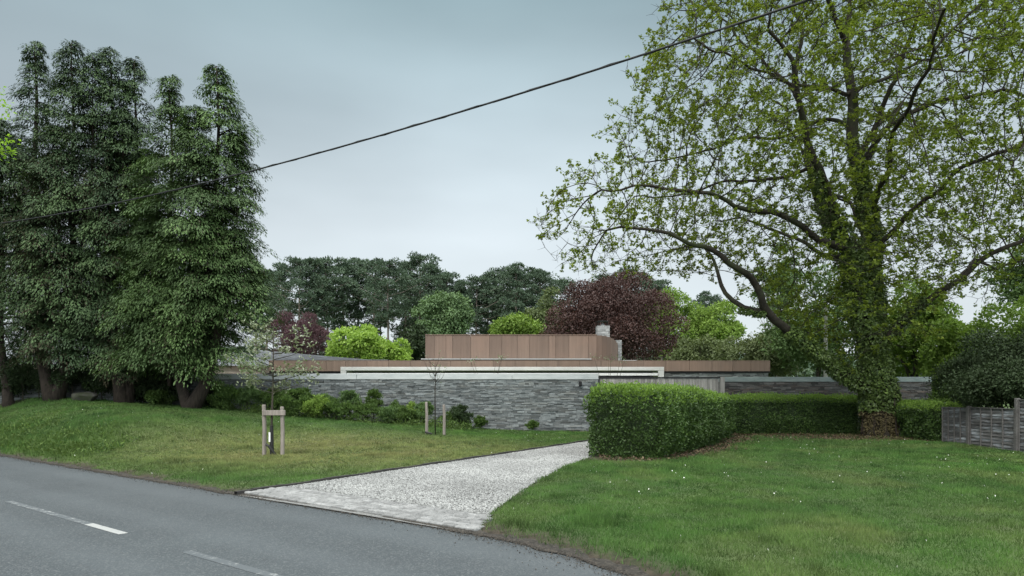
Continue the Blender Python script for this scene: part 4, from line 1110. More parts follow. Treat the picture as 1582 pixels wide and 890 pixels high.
# ------------------------------------------------------------------ cypresses on the left
def conifer(name, label, base, leaders, foot, seed, mat, per=150, dead=0.0, low_w=2.2, bough_n=150, trunk_r=.27, group=None):
    """leaders: (x, y, z_top, half width); boughs droop and end in flat hanging sprays"""
    r = np.random.default_rng(seed); bx, by = base; bz = float(height(bx, by)); root = empty(name, (bx, by, bz), label, 'tree', group)
    tm = MB(seed); bm_ = MB(seed+1); PP = []; DD = []; NN = []; SS = []; dead_p = []
    for li, (x, y, zt, hw) in enumerate(leaders):
        pts = []; n = 14
        for i in range(n):
            f = i/(n-1); s = min(1, f*4.5)**.7 if li < 2 else max(0., min(1, (f-.22)*2.6))
            pts.append((bx+(x-bx)*s+.05*math.sin(i*1.3+li), by+(y-by)*s, bz-.15+(zt-bz)*f))
        rs = [trunk_r*(1-.93*(i/(n-1))**.8)*(1.0, .8, .45, .45, .4, .35, .3)[li] for i in range(n)]; rs[0] *= 1.3
        if li >= 2: i0 = 3; x0_, y0_ = pts_first[i0][0], pts_first[i0][1]; pts = [((x0_+(x-x0_)*max(0., min(1, (i/(n-1)-.22)*2.2))), (y0_+(y-y0_)*max(0., min(1, (i/(n-1)-.22)*2.2))), p[2]) for i, p in enumerate(pts)]; pts, rs = pts[2:], rs[2:]
        else: pts_first = pts
        tm.tube(pts, rs, 12, .5)
        pts = np.array(pts); H = zt-bz
        nb = int(bough_n*1.06)
        zs = foot+(H-foot)*((np.arange(nb)+r.random(nb))/nb)**.86
        for z in zs:
            f = z/H; c = np.array([np.interp(z, pts[:, 2]-bz, pts[:, k]) for k in range(3)])
            prof = (1-((f-.25)/.75)**2.1 if f > .25 else .78+.22*f/.25); prof = max(prof, .03)
            Lt = hw*1.3*prof*r.uniform(.5, 1.2)+.24; sc_ = float(np.clip(.30+.42*Lt, .34, 1.0))
            L = max(.06, Lt-.55*sc_); a = r.uniform(0, 6.283); ca, sa = math.cos(a), math.sin(a)
            rise = r.uniform(.2, .5)*L*(1 if f > .45 else .3); drop = (.15 if f > .6 else .4)*L*r.uniform(.6, 1.3)
            m = 5; path = np.array([c+np.array([ca*L*k/4, sa*L*k/4, rise*math.sin(k/4*1.7)-drop*(k/4)**2.4*.7]) for k in range(m)])
            bm_.tube(path, [max(.007, .04*(1-q/m)*L/2+.008) for q in range(m)], 4, None, cap=False)
            for (t, da, s2) in ((1.0, 0, 1.0), (.72, .75, .85), (.72, -.75, .85), (.40, r.uniform(-1.2, 1.2), .7)):
                if r.random() < .07: continue
                if t < .5 and r.random() < .25: continue
                cp_ = c*(1-t)+path[-1]*t; cp_[2] = np.interp(t, np.linspace(0, 1, m), path[:, 2])
                a2 = a+da+r.normal(0, .15); PP.append(cp_); DD.append((math.cos(a2), math.sin(a2), r.normal(0, .12))); SS.append(sc_*s2*r.uniform(.8, 1.2)); NN.append(t)
        # the leader ends in a few small nodding sprays
        for k in range(16):
            q = k/16; a2 = k*2.4; PP.append(pts[-1]+np.array([r.normal(0, .04), r.normal(0, .04), -q*1.5+.05])); DD.append((math.cos(a2), math.sin(a2), .35)); SS.append(.22+.34*q); NN.append(1)
    PP = np.array(PP); DD = unit(np.array(DD, float)); SS = np.array(SS); NN = np.array(NN); nP = len(PP)
    idx = np.repeat(np.arange(nP), np.maximum(26, (per*SS**1.5)).astype(int)); n = len(idx); q = r.random(n)**.85
    out_ = DD[idx]; side = unit(np.cross(out_, np.array([0, 0, 1.]))); sp = (r.random(n)-.5)*2; Lp = .98*SS[idx]; Wp = .42*SS[idx]*np.sin(math.pi*(.16+.72*q))**.8
    # fingers: the fan splits into flat fronds
    fing = .5+.5*np.cos(sp*11+idx*1.7); 
    P = PP[idx]+out_*(Lp*q*(.80+.28*fing*(q > .4)))[:, None]+side*(sp*Wp)[:, None]
    P[:, 2] += .30*Lp*q*(1-q)-.42*Lp*q**2.3-.45*sp**2*Wp-.16*SS[idx]*r.random(n)**2*(.3+q)+r.normal(0, .016, n)
    slope = .30*(1-2*q)-.97*q**1.3
    D = unit(out_+np.array([0, 0, 1.])*slope[:, None]+side*(sp*.75)[:, None]-np.array([0, 0, 1.])*(.45*np.abs(sp))[:, None]+rdir(r, n)*.35)
    Nn = unit(np.array([0, 0, 1.])+out_*(.2+.7*q)[:, None]+side*(sp*.45)[:, None]+rdir(r, n)*.35)
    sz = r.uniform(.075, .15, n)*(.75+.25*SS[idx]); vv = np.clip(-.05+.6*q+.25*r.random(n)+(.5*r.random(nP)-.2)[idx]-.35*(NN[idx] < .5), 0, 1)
    if dead > 0:
        inner = (r.random(n) < dead*np.clip(1.3-P[:, 2]/9, 0, 1)*np.clip(fbm(P[:, 0]*.8, P[:, 2]*.7+P[:, 1])*2.6-.8, 0, 1))
        leafobj('inner_foliage', P[inner], D[inner], Nn[inner], sz[inner], sz[inner]*.22, M['leaf_dead'], root, r); P, D, Nn, sz, vv = P[~inner], D[~inner], Nn[~inner], sz[~inner], vv[~inner]
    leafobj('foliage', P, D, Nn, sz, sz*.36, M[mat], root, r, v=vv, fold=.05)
    tm.build('trunk', M['bark_red'], root, smooth=True); bm_.build('boughs', M['bark_red'], root, smooth=True)
    return root
def lead(px, py, d, hw): x, y, z = W(px, py, d); return (x, y, z, hw)
def bxy(px, d): return ((px-CX)/FPX*d, d)
conifer('cypress', 'forked cypress standing forward on the lawn edge, nearest the staked whitebeam', bxy(292, 24.0), [lead(336, 96, 24.2, 1.3), lead(264, 114, 24.6, 1.1), lead(300, 160, 23.8, 1.3), lead(366, 200, 24.6, .8), lead(236, 330, 24.3, .8), lead(362, 350, 23.8, 1.0), lead(318, 330, 23.3, 1.0)], 1.6, 501, 'leaf_cyp', dead=.15, bough_n=145, trunk_r=.24)
conifer('cypress', 'broadest and tallest dark cypress, with a thick trunk over the lawn', bxy(84, 25.3), [lead(55, 62, 25.5, .75), lead(112, 60, 25.3, 1.2), lead(143, 80, 25.0, 1.0), lead(30, 230, 25.8, .85), lead(88, 190, 24.9, 1.3)], 1.6, 521, 'leaf_cyp_b', dead=.8, bough_n=135)
conifer('cypress', 'tall twin topped cypress between the broadest one and the forked one', bxy(192, 25.2), [lead(172, 72, 25.5, 1.1), lead(209, 86, 25.8, .95), lead(190, 170, 25.0, 1.1), lead(218, 230, 25.8, .6)], 1.2, 541, 'leaf_cyp_b', dead=.9, bough_n=145)
conifer('cypress', 'thin trunked cypress at the far edge of the row beside the cream bungalow', bxy(14, 25.4), [lead(2, 180, 25.8, 1.5)], 2.4, 561, 'leaf_cyp_b', dead=.3, bough_n=170, trunk_r=.17)
# drooping bare inner branches by the thin trunk
# bright leaves of a roadside tree leaning into view
bt = empty('roadside_tree', (-13.6, 15.4, .4), 'bright green spring leaved roadside tree, only a branch tip in view', 'tree')
mb = MB(570); mb.tube([(-13.6, 15.4, .2), (-13.5, 15.4, 3), (-13.4, 15.3, 6.2), (-13.2, 15.2, 9)], [.16, .14, .11, .05], 10); mb.build('trunk', M['bark'], bt, smooth=True)
mb = MB(571); Pb = []
r = np.random.default_rng(572)
for (tx, ty, tz) in ((-11.55, 15.0, 7.15), (-11.35, 15.3, 7.0), (-11.9, 14.8, 6.7), (-11.4, 14.6, 6.45), (-12.4, 16.3, 8.6), (-14.8, 15, 8.8), (-13.4, 14, 8.4), (-14.8, 16, 7.2)):
    a = np.array([-13.4, 15.3, 5.9]); e_ = np.array([tx, ty, tz]); mid = (a+e_)/2+np.array([0, 0, .3]); mb.tube([a, mid, e_], [.04, .025, .01], 5)
    for k in range(26): q = r.uniform(.45, 1.05); c = a*(1-q)**2+2*mid*q*(1-q)+e_*q*q; Pb.append(c+r.normal(0, .16, 3)*np.array([1, 1, .5]))
mb.build('branches', M['bark'], bt, smooth=True)
Pb = np.repeat(np.array(Pb), 9, 0); n = len(Pb); Db = rdir(r, n); Db[:, 2] *= .5
leafobj('crown', Pb+r.normal(0, .08, (n, 3)), unit(Db), unit(rdir(r, n)*.5+np.array([0, 0, 1.])), r.uniform(.07, .12, n), .06, M['leaf_bright'], bt, r)

# ------------------------------------------------------------------ leafy trees and shrubs, a general builder
def leafy_tree(name, label, cat, base, crown_c, crown_r, n, mat, lsize, seed, lobes=26, lobe_r=.33, trunk=.18, parts=('trunk', 'crown'), flat=.7, group=None, core=True, up=0.0, twiggy=False, aspect=.6, shell=.8, tmat='bark', limbs_n=7):
    r = np.random.default_rng(seed); bx, by = base[0], base[1]; bz = float(height(bx, by)) if len(base) < 3 else base[2]
    root = empty(name, (bx, by, bz), label, cat, group)
    C = np.array(crown_c, float); R = np.array(crown_r, float)
    Ld = rdir(r, lobes); Ld[:, 2] = Ld[:, 2]*flat+.12; Ld = unit(Ld); Lc = C+Ld*R*(r.uniform(.45, .80, (lobes, 1)))
    Lc = np.concatenate([Lc, C+rdir(r, max(3, lobes//4))*R*.25]); nl = len(Lc)
    lr = lobe_r*R.mean()*r.uniform(.65, 1.25, nl)
    li = r.choice(nl, n, p=lr**2/(lr**2).sum()); o = rdir(r, n)
    zz = r.random(n) < .75; o[zz & (o[:, 2] < -.35)] *= -1
    rr = lr[li]*(shell+(1-shell+.22)*r.random(n)**2-.25*(r.random(n)**3))
    P = Lc[li]+o*rr[:, None]*np.array([1, 1, .82])
    nzv = fbm(P[:, 0]*2.2/R.mean()*2+seed, P[:, 2]*2.2/R.mean()*2+P[:, 1], 3); kp = (nzv > (.18 if n > 50000 else .30)) & (P[:, 2] > bz+.04)
    P, o = P[kp], o[kp]; n = len(P)
    D = unit(o*.6+rdir(r, n)*.8+np.array([0, 0, up])); Nn = unit(o*.8+rdir(r, n)*.6+np.array([0, 0, .35]))
    s = lsize*r.uniform(.6, 1.35, n)
    v = np.clip(r.random(n)*.75+.25*r.random(nl)[li[kp]] if True else 0, 0, 1)
    leafobj(parts[1], P, D, Nn, s, s*aspect, M[mat], root, r, v=v)
    mb = MB(seed)
    top = C+np.array([0, 0, R[2]*.35]); base_p = np.array([bx, by, bz-.1]); mid = base_p*.5+top*.5+np.append(r.normal(0, .06*R.mean(), 2), 0)
    Pq = np.array([base_p*(1-t)**2+2*mid*t*(1-t)+top*t*t for t in np.linspace(0, 1, 8)])
    mb.tube(Pq, [trunk*(1-.75*i/7) for i in range(8)], 8, .5)
    for k in range(min(limbs_n, nl)):
        st = Pq[2+k % 4]; e_ = Lc[k]; m2 = (st+e_)/2+np.array([0, 0, .12*R[2]]); mb.tube([st, m2, e_], [trunk*.42, trunk*.25, trunk*.08], 5)
        if twiggy:
            for q in range(4): e2 = e_+rdir(r, 1)[0]*lr[k]*1.1; mb.tube([m2, (m2+e2)/2+np.array([0, 0, .1]), e2], [trunk*.18, trunk*.1, trunk*.03], 4)
    mb.build(parts[0], M[tmat], root, smooth=True)
    return root
def wx(px, d): return (px-CX)/FPX*d
def wz(py, d): return EYE+(HY-py)/FPX*d
def bgtree(label, pxl, pxr, ptop, pbot, d, n, mat, ls, seed, name='broadleaf_tree', cat='tree', ground=0.0, **k):
    x0, x1 = wx(pxl, d), wx(pxr, d); zt, zb = wz(ptop, d), wz(pbot, d); cx = (x0+x1)/2; rx = (x1-x0)/2
    return leafy_tree(name, label, cat, (cx, d, ground), (cx, d, (zt+zb)/2), (rx*1.08, rx*1.0, (zt-zb)/2*1.1), n, mat, ls, seed, **k)
bgtree('large dome shaped copper beech with dark purple leaves behind the chimney', 826, 1056, 430, 600, 60, 90000, 'leaf_beech', .175, 601, trunk=.4, lobes=80, lobe_r=.24, shell=.9, flat=.9, name='copper_beech')
bgtree('purple leaved plum tree rounded behind the tiled roof wing', 412, 512, 480, 580, 52, 15000, 'leaf_plum', .17, 602, lobes=40, lobe_r=.26, up=.6, name='purple_plum', trunk=.2, aspect=.35)
bgtree('vivid lime yellow tree behind the steel fascia', 507, 604, 490, 592, 50, 12000, 'leaf_lime', .24, 603, lobes=26, lobe_r=.3, name='golden_tree')
bgtree('smaller lime yellow tree beside the vivid one, nearer the steel box', 590, 634, 508, 590, 52, 4500, 'leaf_lime', .22, 604, lobes=18, lobe_r=.3, name='golden_tree')
bgtree('feathery mid green birch rising behind the end of the steel box', 638, 735, 440, 560, 66, 15000, 'leaf_bluish', .24, 605, lobes=34, lobe_r=.27, name='birch_tree', up=-.5)
bgtree('light yellow green round tree directly behind the middle of the steel box', 752, 834, 480, 570, 66, 8000, 'leaf_yell', .28, 606, lobes=22)
bgtree('olive green tree touching the copper beech on its pine wood side', 815, 885, 446, 560, 74, 8000, 'leaf_olive', .3, 607, lobes=22)
bgtree('tall yellow green tree behind the copper beech', 985, 1085, 440, 590, 77, 14000, 'leaf_yell', .30, 608, lobes=30, lobe_r=.28)
bgtree('yellow green tree half behind the tall one and the bending limb', 1055, 1148, 456, 590, 75, 15000, 'leaf_yell', .28, 609, lobes=24, lobe_r=.28)
bgtree('low grey olive shrub beside the copper beech above the fascia', 1040, 1122, 516, 600, 50, 8000, 'leaf_olive', .2, 610, lobes=24, name='large_shrub', cat='shrub')
bgtree('rounded pale green willow like bush behind the end of the house', 1105, 1262, 508, 605, 46, 22000, 'leaf_olive', .17, 611, lobes=46, lobe_r=.24, name='large_shrub', cat='shrub', up=-.2)
bgtree('dark green bush half hidden behind the golden trees and the steel box', 618, 664, 500, 590, 56, 5000, 'leaf_dark', .22, 612, lobes=18, name='large_shrub', cat='shrub')
bgtree('mid green tree behind the limb and timber pole', 1190, 1345, 415, 600, 41, 20000, 'leaf_mid', .2, 613, lobes=34)
bgtree('bright mid green tree rising above the wall end beyond the ivy covered trunk', 1340, 1480, 440, 620, 33, 24000, 'leaf_yell', .17, 614, lobes=34, lobe_r=.27)
bgtree('fresh green tree filling the gap behind the panel fence', 1430, 1545, 480, 640, 30, 17000, 'leaf_yell', .16, 615, lobes=34, lobe_r=.27)
bgtree('tall fresh green tree rising at the edge over the dark shrub', 1500, 1680, 455, 640, 28, 20000, 'leaf_yell', .16, 616, lobes=46, lobe_r=.25)
bgtree('tall mid green tree high behind the dark shrub at the edge', 1535, 1700, 330, 560, 33, 14000, 'leaf_mid', .16, 617, lobes=44, lobe_r=.2)
leafy_tree('dark_shrub', 'large near black evergreen shrub leaning over the panel fence', 'shrub', (15.2, 20.4, 0), (14.55, 19.1, 1.8), (2.1, 3.6, 1.65), 85000, 'leaf_dark', .075, 620, lobes=60, lobe_r=.24, parts=('stems', 'foliage'))
leafy_tree('dark_shrub', 'dark green shrub growing where the low hedge meets the panel fence', 'shrub', (15.6, 23.8, 0), (15.6, 23.8, 1.35), (1.1, 1.1, 1.3), 9000, 'leaf_shrub', .10, 621, lobes=26, lobe_r=.3, parts=('stems', 'foliage'))
# open, thin leaved tall tree seen through the crown
leafy_tree('slender_tree', 'tall slender see through tree behind the bending lower limb', 'tree', (wx(1205, 55), 55, 0), (wx(1203, 55), 55, wz(455, 55)), (2.7, 2.2, 4.6), 12000, 'leaf_mid', .20, 630, lobes=30, lobe_r=.2, trunk=.16, twiggy=True, shell=.5, limbs_n=22, tmat='bark_pale')

# ------------------------------------------------------------------ pine wood
def pine_mesh(seed, H, cw, mode):
    r = np.random.default_rng(seed); mb = MB(seed); n = 9
    lean = r.normal(0, .25, 2); pts = [(lean[0]*(i/8)**2*1.5, lean[1]*(i/8)**2*1.5, H*.97*i/8-.2) for i in range(n)]
    mb.tube(pts, [.24*(1-.8*i/8) for i in range(n)], 6, .5)
    P = []; O = []; S = []
    z0 = .58 if mode else .46
    nb = 26
    for k in range(nb):
        f = z0+(1-z0)*(k+r.random())/nb; a = k*2.4+r.normal(0, .4); g = (f-z0)/(1-z0)
        L = cw*(math.sin(math.pi*min(1, .18+.80*g))**.7)*r.uniform(.55, 1.15); c = np.array([np.interp(f*H, [p[2] for p in pts], [p[0] for p in pts]), np.interp(f*H, [p[2] for p in pts], [p[1] for p in pts]), f*H])
        e_ = c+np.array([math.cos(a)*L, math.sin(a)*L, L*.28]); mb.tube([c, (c+e_)/2+np.array([0, 0, -.05*L]), e_], [.06, .045, .02], 4)
        for q in range(4):
            t = .45+.6*q/3; cc = c*(1-t)+e_*t+r.normal(0, .18, 3)*L*.5; rad0 = r.uniform(.45, .85); m = 60
            o = rdir(r, m); o[:, 2] = np.abs(o[:, 2])*.9-.15; o = unit(o); P.append(cc+o*np.array([1.15, 1.15, .6])*rad0*(r.random((m, 1))**.35)); O.append(o); S.append(r.uniform(.22, .42, m))
    P = np.concatenate(P); O = np.concatenate(O); S = np.concatenate(S); n = len(P)
    D = unit(O+rdir(r, n)*.7); Nn = unit(rdir(r, n)+np.array([0, 0, .8])+O*.4)
    tr = mb.build('trunk', M['bark_pine'], None, smooth=True, local=True)
    cr_ = leafobj('crown', P, D, Nn, S, S*.42, M['leaf_pine'], None, r, local=True)
    return tr, cr_
prot = []
for q in range(6):
    root = empty('pine_tree', (0, 0, 0), 'x', 'tree', 'pines of the wood behind the house'); tr, cr_ = pine_mesh(700+q, 17.5, (2.3, 3.4, 2.8, 3.9, 2.5, 3.3)[q], q % 2)
    tr.parent = root; cr_.parent = root; prot.append((root, tr, cr_))
rp_ = random.Random(8)
# crown tops read off the skyline: (px, py of top)
sky = [(395, 412, 'peeping past the forked cypress'), (412, 425, 'thin topped, just clear of the forked cypress'), (437, 414, 'above the crown of the whitebeam sapling'), (462, 409, 'above the purple plum'), (486, 407, 'tall one above the purple plum'),
       (508, 404, 'between the purple plum and the vivid lime tree'), (530, 404, 'tallest flat topped, above the vivid lime tree'), (553, 411, 'above the vivid lime tree'), (575, 405, 'above the gap of the two lime trees'), (600, 403, 'high crowned above the smaller lime tree'), (625, 408, 'above the smaller lime tree'),
       (648, 404, 'broad crowned, left shoulder of the birch'), (668, 412, 'lone top directly over the birch'), (692, 428, 'in the dip of the skyline over the birch'), (712, 431, 'low topped beyond the birch'), (735, 426, 'at the birch edge of the second pine clump'),
       (752, 421, 'above the pale round tree, first of the clump'), (775, 419, 'above the middle of the pale round tree'), (797, 416, 'highest over the pale round tree'), (820, 415, 'broad crown over the steel box'), (838, 428, 'last of the clump before the open sky'),
       (866, 438, 'low dark top beside the copper beech'), (935, 424, 'dark top over the middle of the copper beech'), (965, 418, 'tallest over the copper beech'), (995, 424, 'dark flat top over the copper beech shoulder'), (1022, 436, 'dark top between beech and yellow green tree'), (1085, 452, 'dark top behind the yellow green trees')]
extra = [(405, 440, 104), (498, 436, 106), (588, 436, 105), (632, 440, 106), (680, 448, 104), (720, 452, 103), (762, 446, 102), (808, 442, 105), (1100, 462, 84)]
def put_pine(i, px, py, d, label):
    k = i % 6; root, tr, cr_ = prot[k]; H = wz(py, d)
    if i < 6: o, kids_ = root, None
    else:
        o = root.copy(); COL.objects.link(o)
        for c in (tr, cr_):
            c2 = c.copy(); COL.objects.link(c2); c2.parent = o
    s = H/17.3; o.location = (wx(px, d), d, 0); o.scale = (s*rp_.uniform(.85, 1.1), s*rp_.uniform(.9, 1.1), s); o.rotation_euler = (0, 0, rp_.uniform(0, 6.28)); o['label'] = label
i = 0
for px, py, where in sky:
    put_pine(i, px, py+rp_.uniform(-5, 9), 88+rp_.uniform(-6, 7), 'tall dark pine, '+where if 'tall' not in where and 'broad' not in where else 'dark pine, '+where); i += 1
for px, py, d in extra:
    put_pine(i, px, py, d, 'shorter dark pine filling the depth of the wood below the skyline'); i += 1
# undergrowth of the wood
ru = np.random.default_rng(750); n = 42000
ux = ru.uniform(-48, 34, n); uy = ru.uniform(99, 114, n); hh_ = 4.5+6.0*fbm(ux*.16, uy*.2, 4)
uz = hh_*ru.random(n)**.55; o = rdir(ru, n)
tag(leafobj('woodland_understorey', np.stack([ux, uy, uz], -1), unit(rdir(ru, n)+np.array([0, -.3, .3])), unit(rdir(ru, n)*.7+np.array([0, -.5, .6])), ru.uniform(.4, .9, n), ru.uniform(.25, .5, n), M['leaf_pine'], None, ru), 'dark undergrowth between the pine trunks of the wood', 'undergrowth', kind='stuff')
# distant tree line closing the horizon
n = 60000; ux = ru.uniform(-260, 260, n); uy = 190+ru.normal(0, 6, n); hh_ = 6+9*fbm(ux*.045, 3.3, 5)
uz = hh_*ru.random(n)**.5
tag(leafobj('distant_woodland', np.stack([ux, uy, uz], -1), rdir(ru, n), unit(rdir(ru, n)*.7+np.array([0, -.5, .6])), ru.uniform(1., 2.2, n), ru.uniform(.7, 1.4, n), M['leaf_pine'], None, ru), 'far off belt of woodland closing the horizon', 'woodland', kind='stuff')

# ------------------------------------------------------------------ planting along the wall
shr = [(472, 25.5, .5, 1.05, 'leaf_shrub', 'bushy green shrub between the rounded one and the yellow green one'), (506, 25.7, .5, .95, 'leaf_mid', 'loose pale shrub close to the wall behind the yellow green one'), (612, 25.7, .45, .85, 'leaf_shrub', 'leafy shrub tight against the wall midway to the bare sapling'), (640, 25.6, .5, .75, 'leaf_yell', 'light green low shrub just short of the bare sapling'), (695, 25.8, .4, .6, 'leaf_shrub', 'low green tuft between the stakes of the bare sapling and the dark bush'), (345, 24.6, .75, .95, 'leaf_shrub', 'leafy shrub against the wall beside the forked cypress trunk'), (382, 25.3, .7, 1.05, 'leaf_mid', 'pale leaved shrub behind the stake with the whitebeam'),
       (425, 25.2, .65, .95, 'leaf_shrub', 'mid green shrub straight behind the stake frame of the whitebeam'), (455, 25.0, .75, 1.0, 'leaf_shrub', 'rounded green shrub just past the stake frame of the whitebeam'), (490, 24.9, .7, .8, 'leaf_yell', 'low yellow green shrub against the slate wall'),
       (520, 24.9, .65, .75, 'leaf_shrub', 'low spreading shrub next to the yellow green one'), (540, 25.5, .42, 1.25, 'leaf_mid', 'upright shrub reaching half way up the slate wall'), (562, 25.0, .65, .7, 'leaf_shrub', 'low shrub in front of the upright one'),
       (577, 25.6, .36, 1.35, 'leaf_shrub', 'narrow dark shrub, tallest against the slate wall'), (598, 25.1, .6, .68, 'leaf_mid', 'loose low shrub midway along the slate wall'), (628, 25.2, .6, .66, 'leaf_shrub', 'loose low shrub near the bare staked sapling'),
       (655, 25.4, .45, 1.0, 'leaf_mid', 'thin upright shrub behind the first stake of the bare sapling'), (714, 25.5, .55, .85, 'leaf_dark', 'dark bush against the wall just past the bare sapling'), (742, 25.9, .3, .45, 'leaf_shrub', 'small low bush, last before the open stretch of wall'),
       (822, 26.0, .28, .32, 'leaf_shrub', 'single tuft at the foot of the open stretch of wall')]
for i, (px, d, rx, h, mt, lb) in enumerate(shr):
    x = wx(px, d); gz_ = float(height(x, d)); leafy_tree('wall_shrub', lb, 'shrub', (x, d), (x, d, gz_+h*.52), (rx, min(rx, .6), h*.55), int(3600*max(rx, .4)*max(h, .5)*2), mt, .085, 800+i, lobes=16, lobe_r=.30, trunk=.025, parts=('stems', 'foliage'), group='shrubs along the slate wall', up=.8, aspect=.42, shell=.45, flat=1.0)
for i, (px, d, rx, h, mt, lb) in enumerate([(60, 25.9, .8, 1.5, 'leaf_dark', 'dark shrub between the thin trunked and the broadest cypress'), (148, 25.9, .9, 1.8, 'leaf_dark', 'dark shrub rising straight behind the boulder'), (176, 25.9, .8, 1.4, 'leaf_dark', 'dark shrub just behind the twin topped cypress trunk'), (235, 25.9, .8, 1.6, 'leaf_dark', 'dark shrub at the wall midway between the twin topped and forked trunks'), (12, 26.0, .7, 1.1,'leaf_dark', 'dark low shrub against the wall behind the thin trunk'), (35, 25.9, .9, 1.9, 'leaf_dark', 'tall dark shrub hiding the wall behind the thin trunked cypress'), (112, 25.6, .9, 1.7, 'leaf_dark', 'dark shrub against the wall behind the boulder'), (205, 25.7, .9, 1.7, 'leaf_dark', 'dark spreading shrub against the wall between broad and forked cypress'), (262, 25.7, .7, 1.5, 'leaf_dark', 'dark shrub behind the curved stem of the forked cypress'), (8, 29.2, .9, 1.0, 'leaf_shrub', 'low shrub at the foot of the thin trunked cypress'), (70, 28.5, .8, .8, 'leaf_dark', 'dark low bush under the broadest cypress'), (158, 26.2, .7, 1.1, 'leaf_mid', 'pale sprayed shrub beside the boulder'),
                                         (222, 26.0, .8, .9, 'leaf_dark', 'dark low bush between the two nearer cypress trunks'), (250, 25.4, .5, .5, 'leaf_shrub', 'small leafy plant behind the forked trunk'), (330, 25.6, .7, .8, 'leaf_dark', 'dark bush on the wall side of the forked cypress')]):
    x = wx(px, d); gz_ = float(height(x, d)); leafy_tree('under_tree_shrub', lb, 'shrub', (x, d), (x, d, gz_+h*.5), (rx, .6, h*.55), 4200, mt, .09, 840+i, lobes=14, lobe_r=.38, trunk=.025, parts=('stems', 'foliage'), group='shrubs under the cypresses')
# slim plants in the courtyard that show over the coping
for i, (px, d, lb) in enumerate([(755, 28.2, 'slim pale leaved courtyard sapling over the coping below the steel box'), (943, 28.2, 'slim pale leaved courtyard sapling over the coping below the chimney')]):
    x = wx(px, d); root = empty('courtyard_sapling', (x, d, 0), lb, 'sapling', 'slim saplings inside the garden wall'); r = np.random.default_rng(860+i); mb = MB(860+i); Pb = []
    for k in range(5):
        dx = r.uniform(-.75, .75); zt_ = wz(557, d)+r.uniform(-.08, .14); mb.tube([(x, d, 0), (x+dx*.3, d, 1.4), (x+dx, d+r.normal(0, .2), zt_)], [.02, .014, .004], 5)
        for q in range(14): Pb.append((x+dx+r.normal(0, .13), d+r.normal(0, .15), zt_+r.normal(0, .07)))
    mb.build('stem', M['bark'], root); Pb = np.array(Pb); leafobj('leaves', Pb, rdir(r, len(Pb)), rdir(r, len(Pb)), .09, .04, M['leaf_pale'], root, r)

# ------------------------------------------------------------------ staked saplings
def stake_frame(label, pxa, pxb, d, top_l, top_r, bar):
    xa, xb = wx(pxa, d), wx(pxb, d); ga, gb = float(height(xa, d)), float(height(xb, d)); root = empty('tree_stakes', ((xa+xb)/2, d, (ga+gb)/2), label, 'tree stakes', 'post and bar tree stakes')
    for x, g_, zt_, sd_ in ((xa, ga, top_l, 1), (xb, gb, top_r, 2)):
        mb = MB(880+sd_); mb.tube([(x, d, g_-.3), (x+.01, d, g_+.6), (x-.005, d, zt_-.03), (x-.005, d, zt_)], [.050, .048, .046, .036], 12); mb.build('stake', M['stake'], root, smooth=False)
    if bar:
        mb = MB(883); z = min(top_l, top_r)-.14; mb.box(xa-.02, xb+.10, d-.085, d-.052, z-.075, z+.05, .6, .008); mb.build('cross_bar', M['stake'], root)
    return root
d1 = 16.5; stake_frame('pair of weathered stakes with a cross bar holding the whitebeam sapling', 408, 436, d1, wz(625, d1), wz(628, d1), True)
d2_ = 21.9; stake_frame('pair of thin stakes without a bar holding the nearly bare sapling', 659, 686, d2_, wz(621, d2_), wz(625, d2_), False)
x = wx(421, d1); g0 = float(height(x, d1)); sp = empty('whitebeam_sapling', (x, d1, g0), 'young whitebeam with pale silvery leaves between the barred stakes', 'sapling')
mb = MB(890); topz = wz(500, d1); mb.tube([(x, d1, g0-.1), (x-.02, d1, g0+.8), (x+.01, d1, g0+1.7), (x+.03, d1, topz)], [.032, .027, .02, .006], 8)
r = np.random.default_rng(891); Pb = []
for k in range(34):
    z = g0+1.5+(topz-.15-g0-1.5)*r.random()**1.5; a = r.uniform(0, 6.28); L = r.uniform(.35, 1.0)*(1.25-.45*(z-g0-1.5)/1.7)
    if math.cos(a)*L > .5 and z > 3.0: L *= .6
    s = np.array([x, d1, z]); e_ = s+np.array([math.cos(a)*L, math.sin(a)*L*.8, L*.42-.05]); m2 = (s+e_)/2+np.array([0, 0, -.05]); mb.tube([s, m2, e_], [.011, .008, .004], 5)
    for q in range(int(4+7*L)): t = r.uniform(.5, 1.05); c = s*(1-t)**2+2*m2*t*(1-t)+e_*t*t; Pb.append(c+r.normal(0, .075, 3))
mb.build('stem', M['bark'], sp, smooth=True)
Pb = np.repeat(np.array(Pb), 4, 0); n = len(Pb); D = unit(rdir(r, n)*np.array([1, 1, .6])+np.array([0, 0, .35]))
leafobj('crown', Pb+r.normal(0, .03, (n, 3)), D, unit(rdir(r, n)+np.array([0, -.2, .4])), r.uniform(.07, .12, n), .045, M['leaf_pale'], sp, r)
mb = MB(892); mb.tube([(x-.005, d1-.03, g0+.02), (x-.012, d1-.03, g0+.55), (x-.01, d1-.03, g0+.72)], [.05, .045, .04], 10); mb.build('trunk_guard', M['rubber'], sp)
mb = MB(893); mb.box(x-.06, x-.02, d1-.095, d1-.085, g0+.33, g0+.56, .5); mb.build('tag', M['white'], sp)
mb = MB(894); mb.tube([(x-.12, d1-.1, g0+.27), (x-.05, d1-.12, g0+.24), (x+.05, d1-.11, g0+.10), (x+.12, d1-.09, g0-.02)], [.032, .034, .034, .034], 8); mb.build('watering_pipe', M['rubber'], sp)
mb = MB(895); mb.tube([(x-.05, d1-.05, wz(636, d1)), (x+.05, d1-.05, wz(636, d1))], [.03, .03], 8); mb.build('tie', M['rubber'], sp)
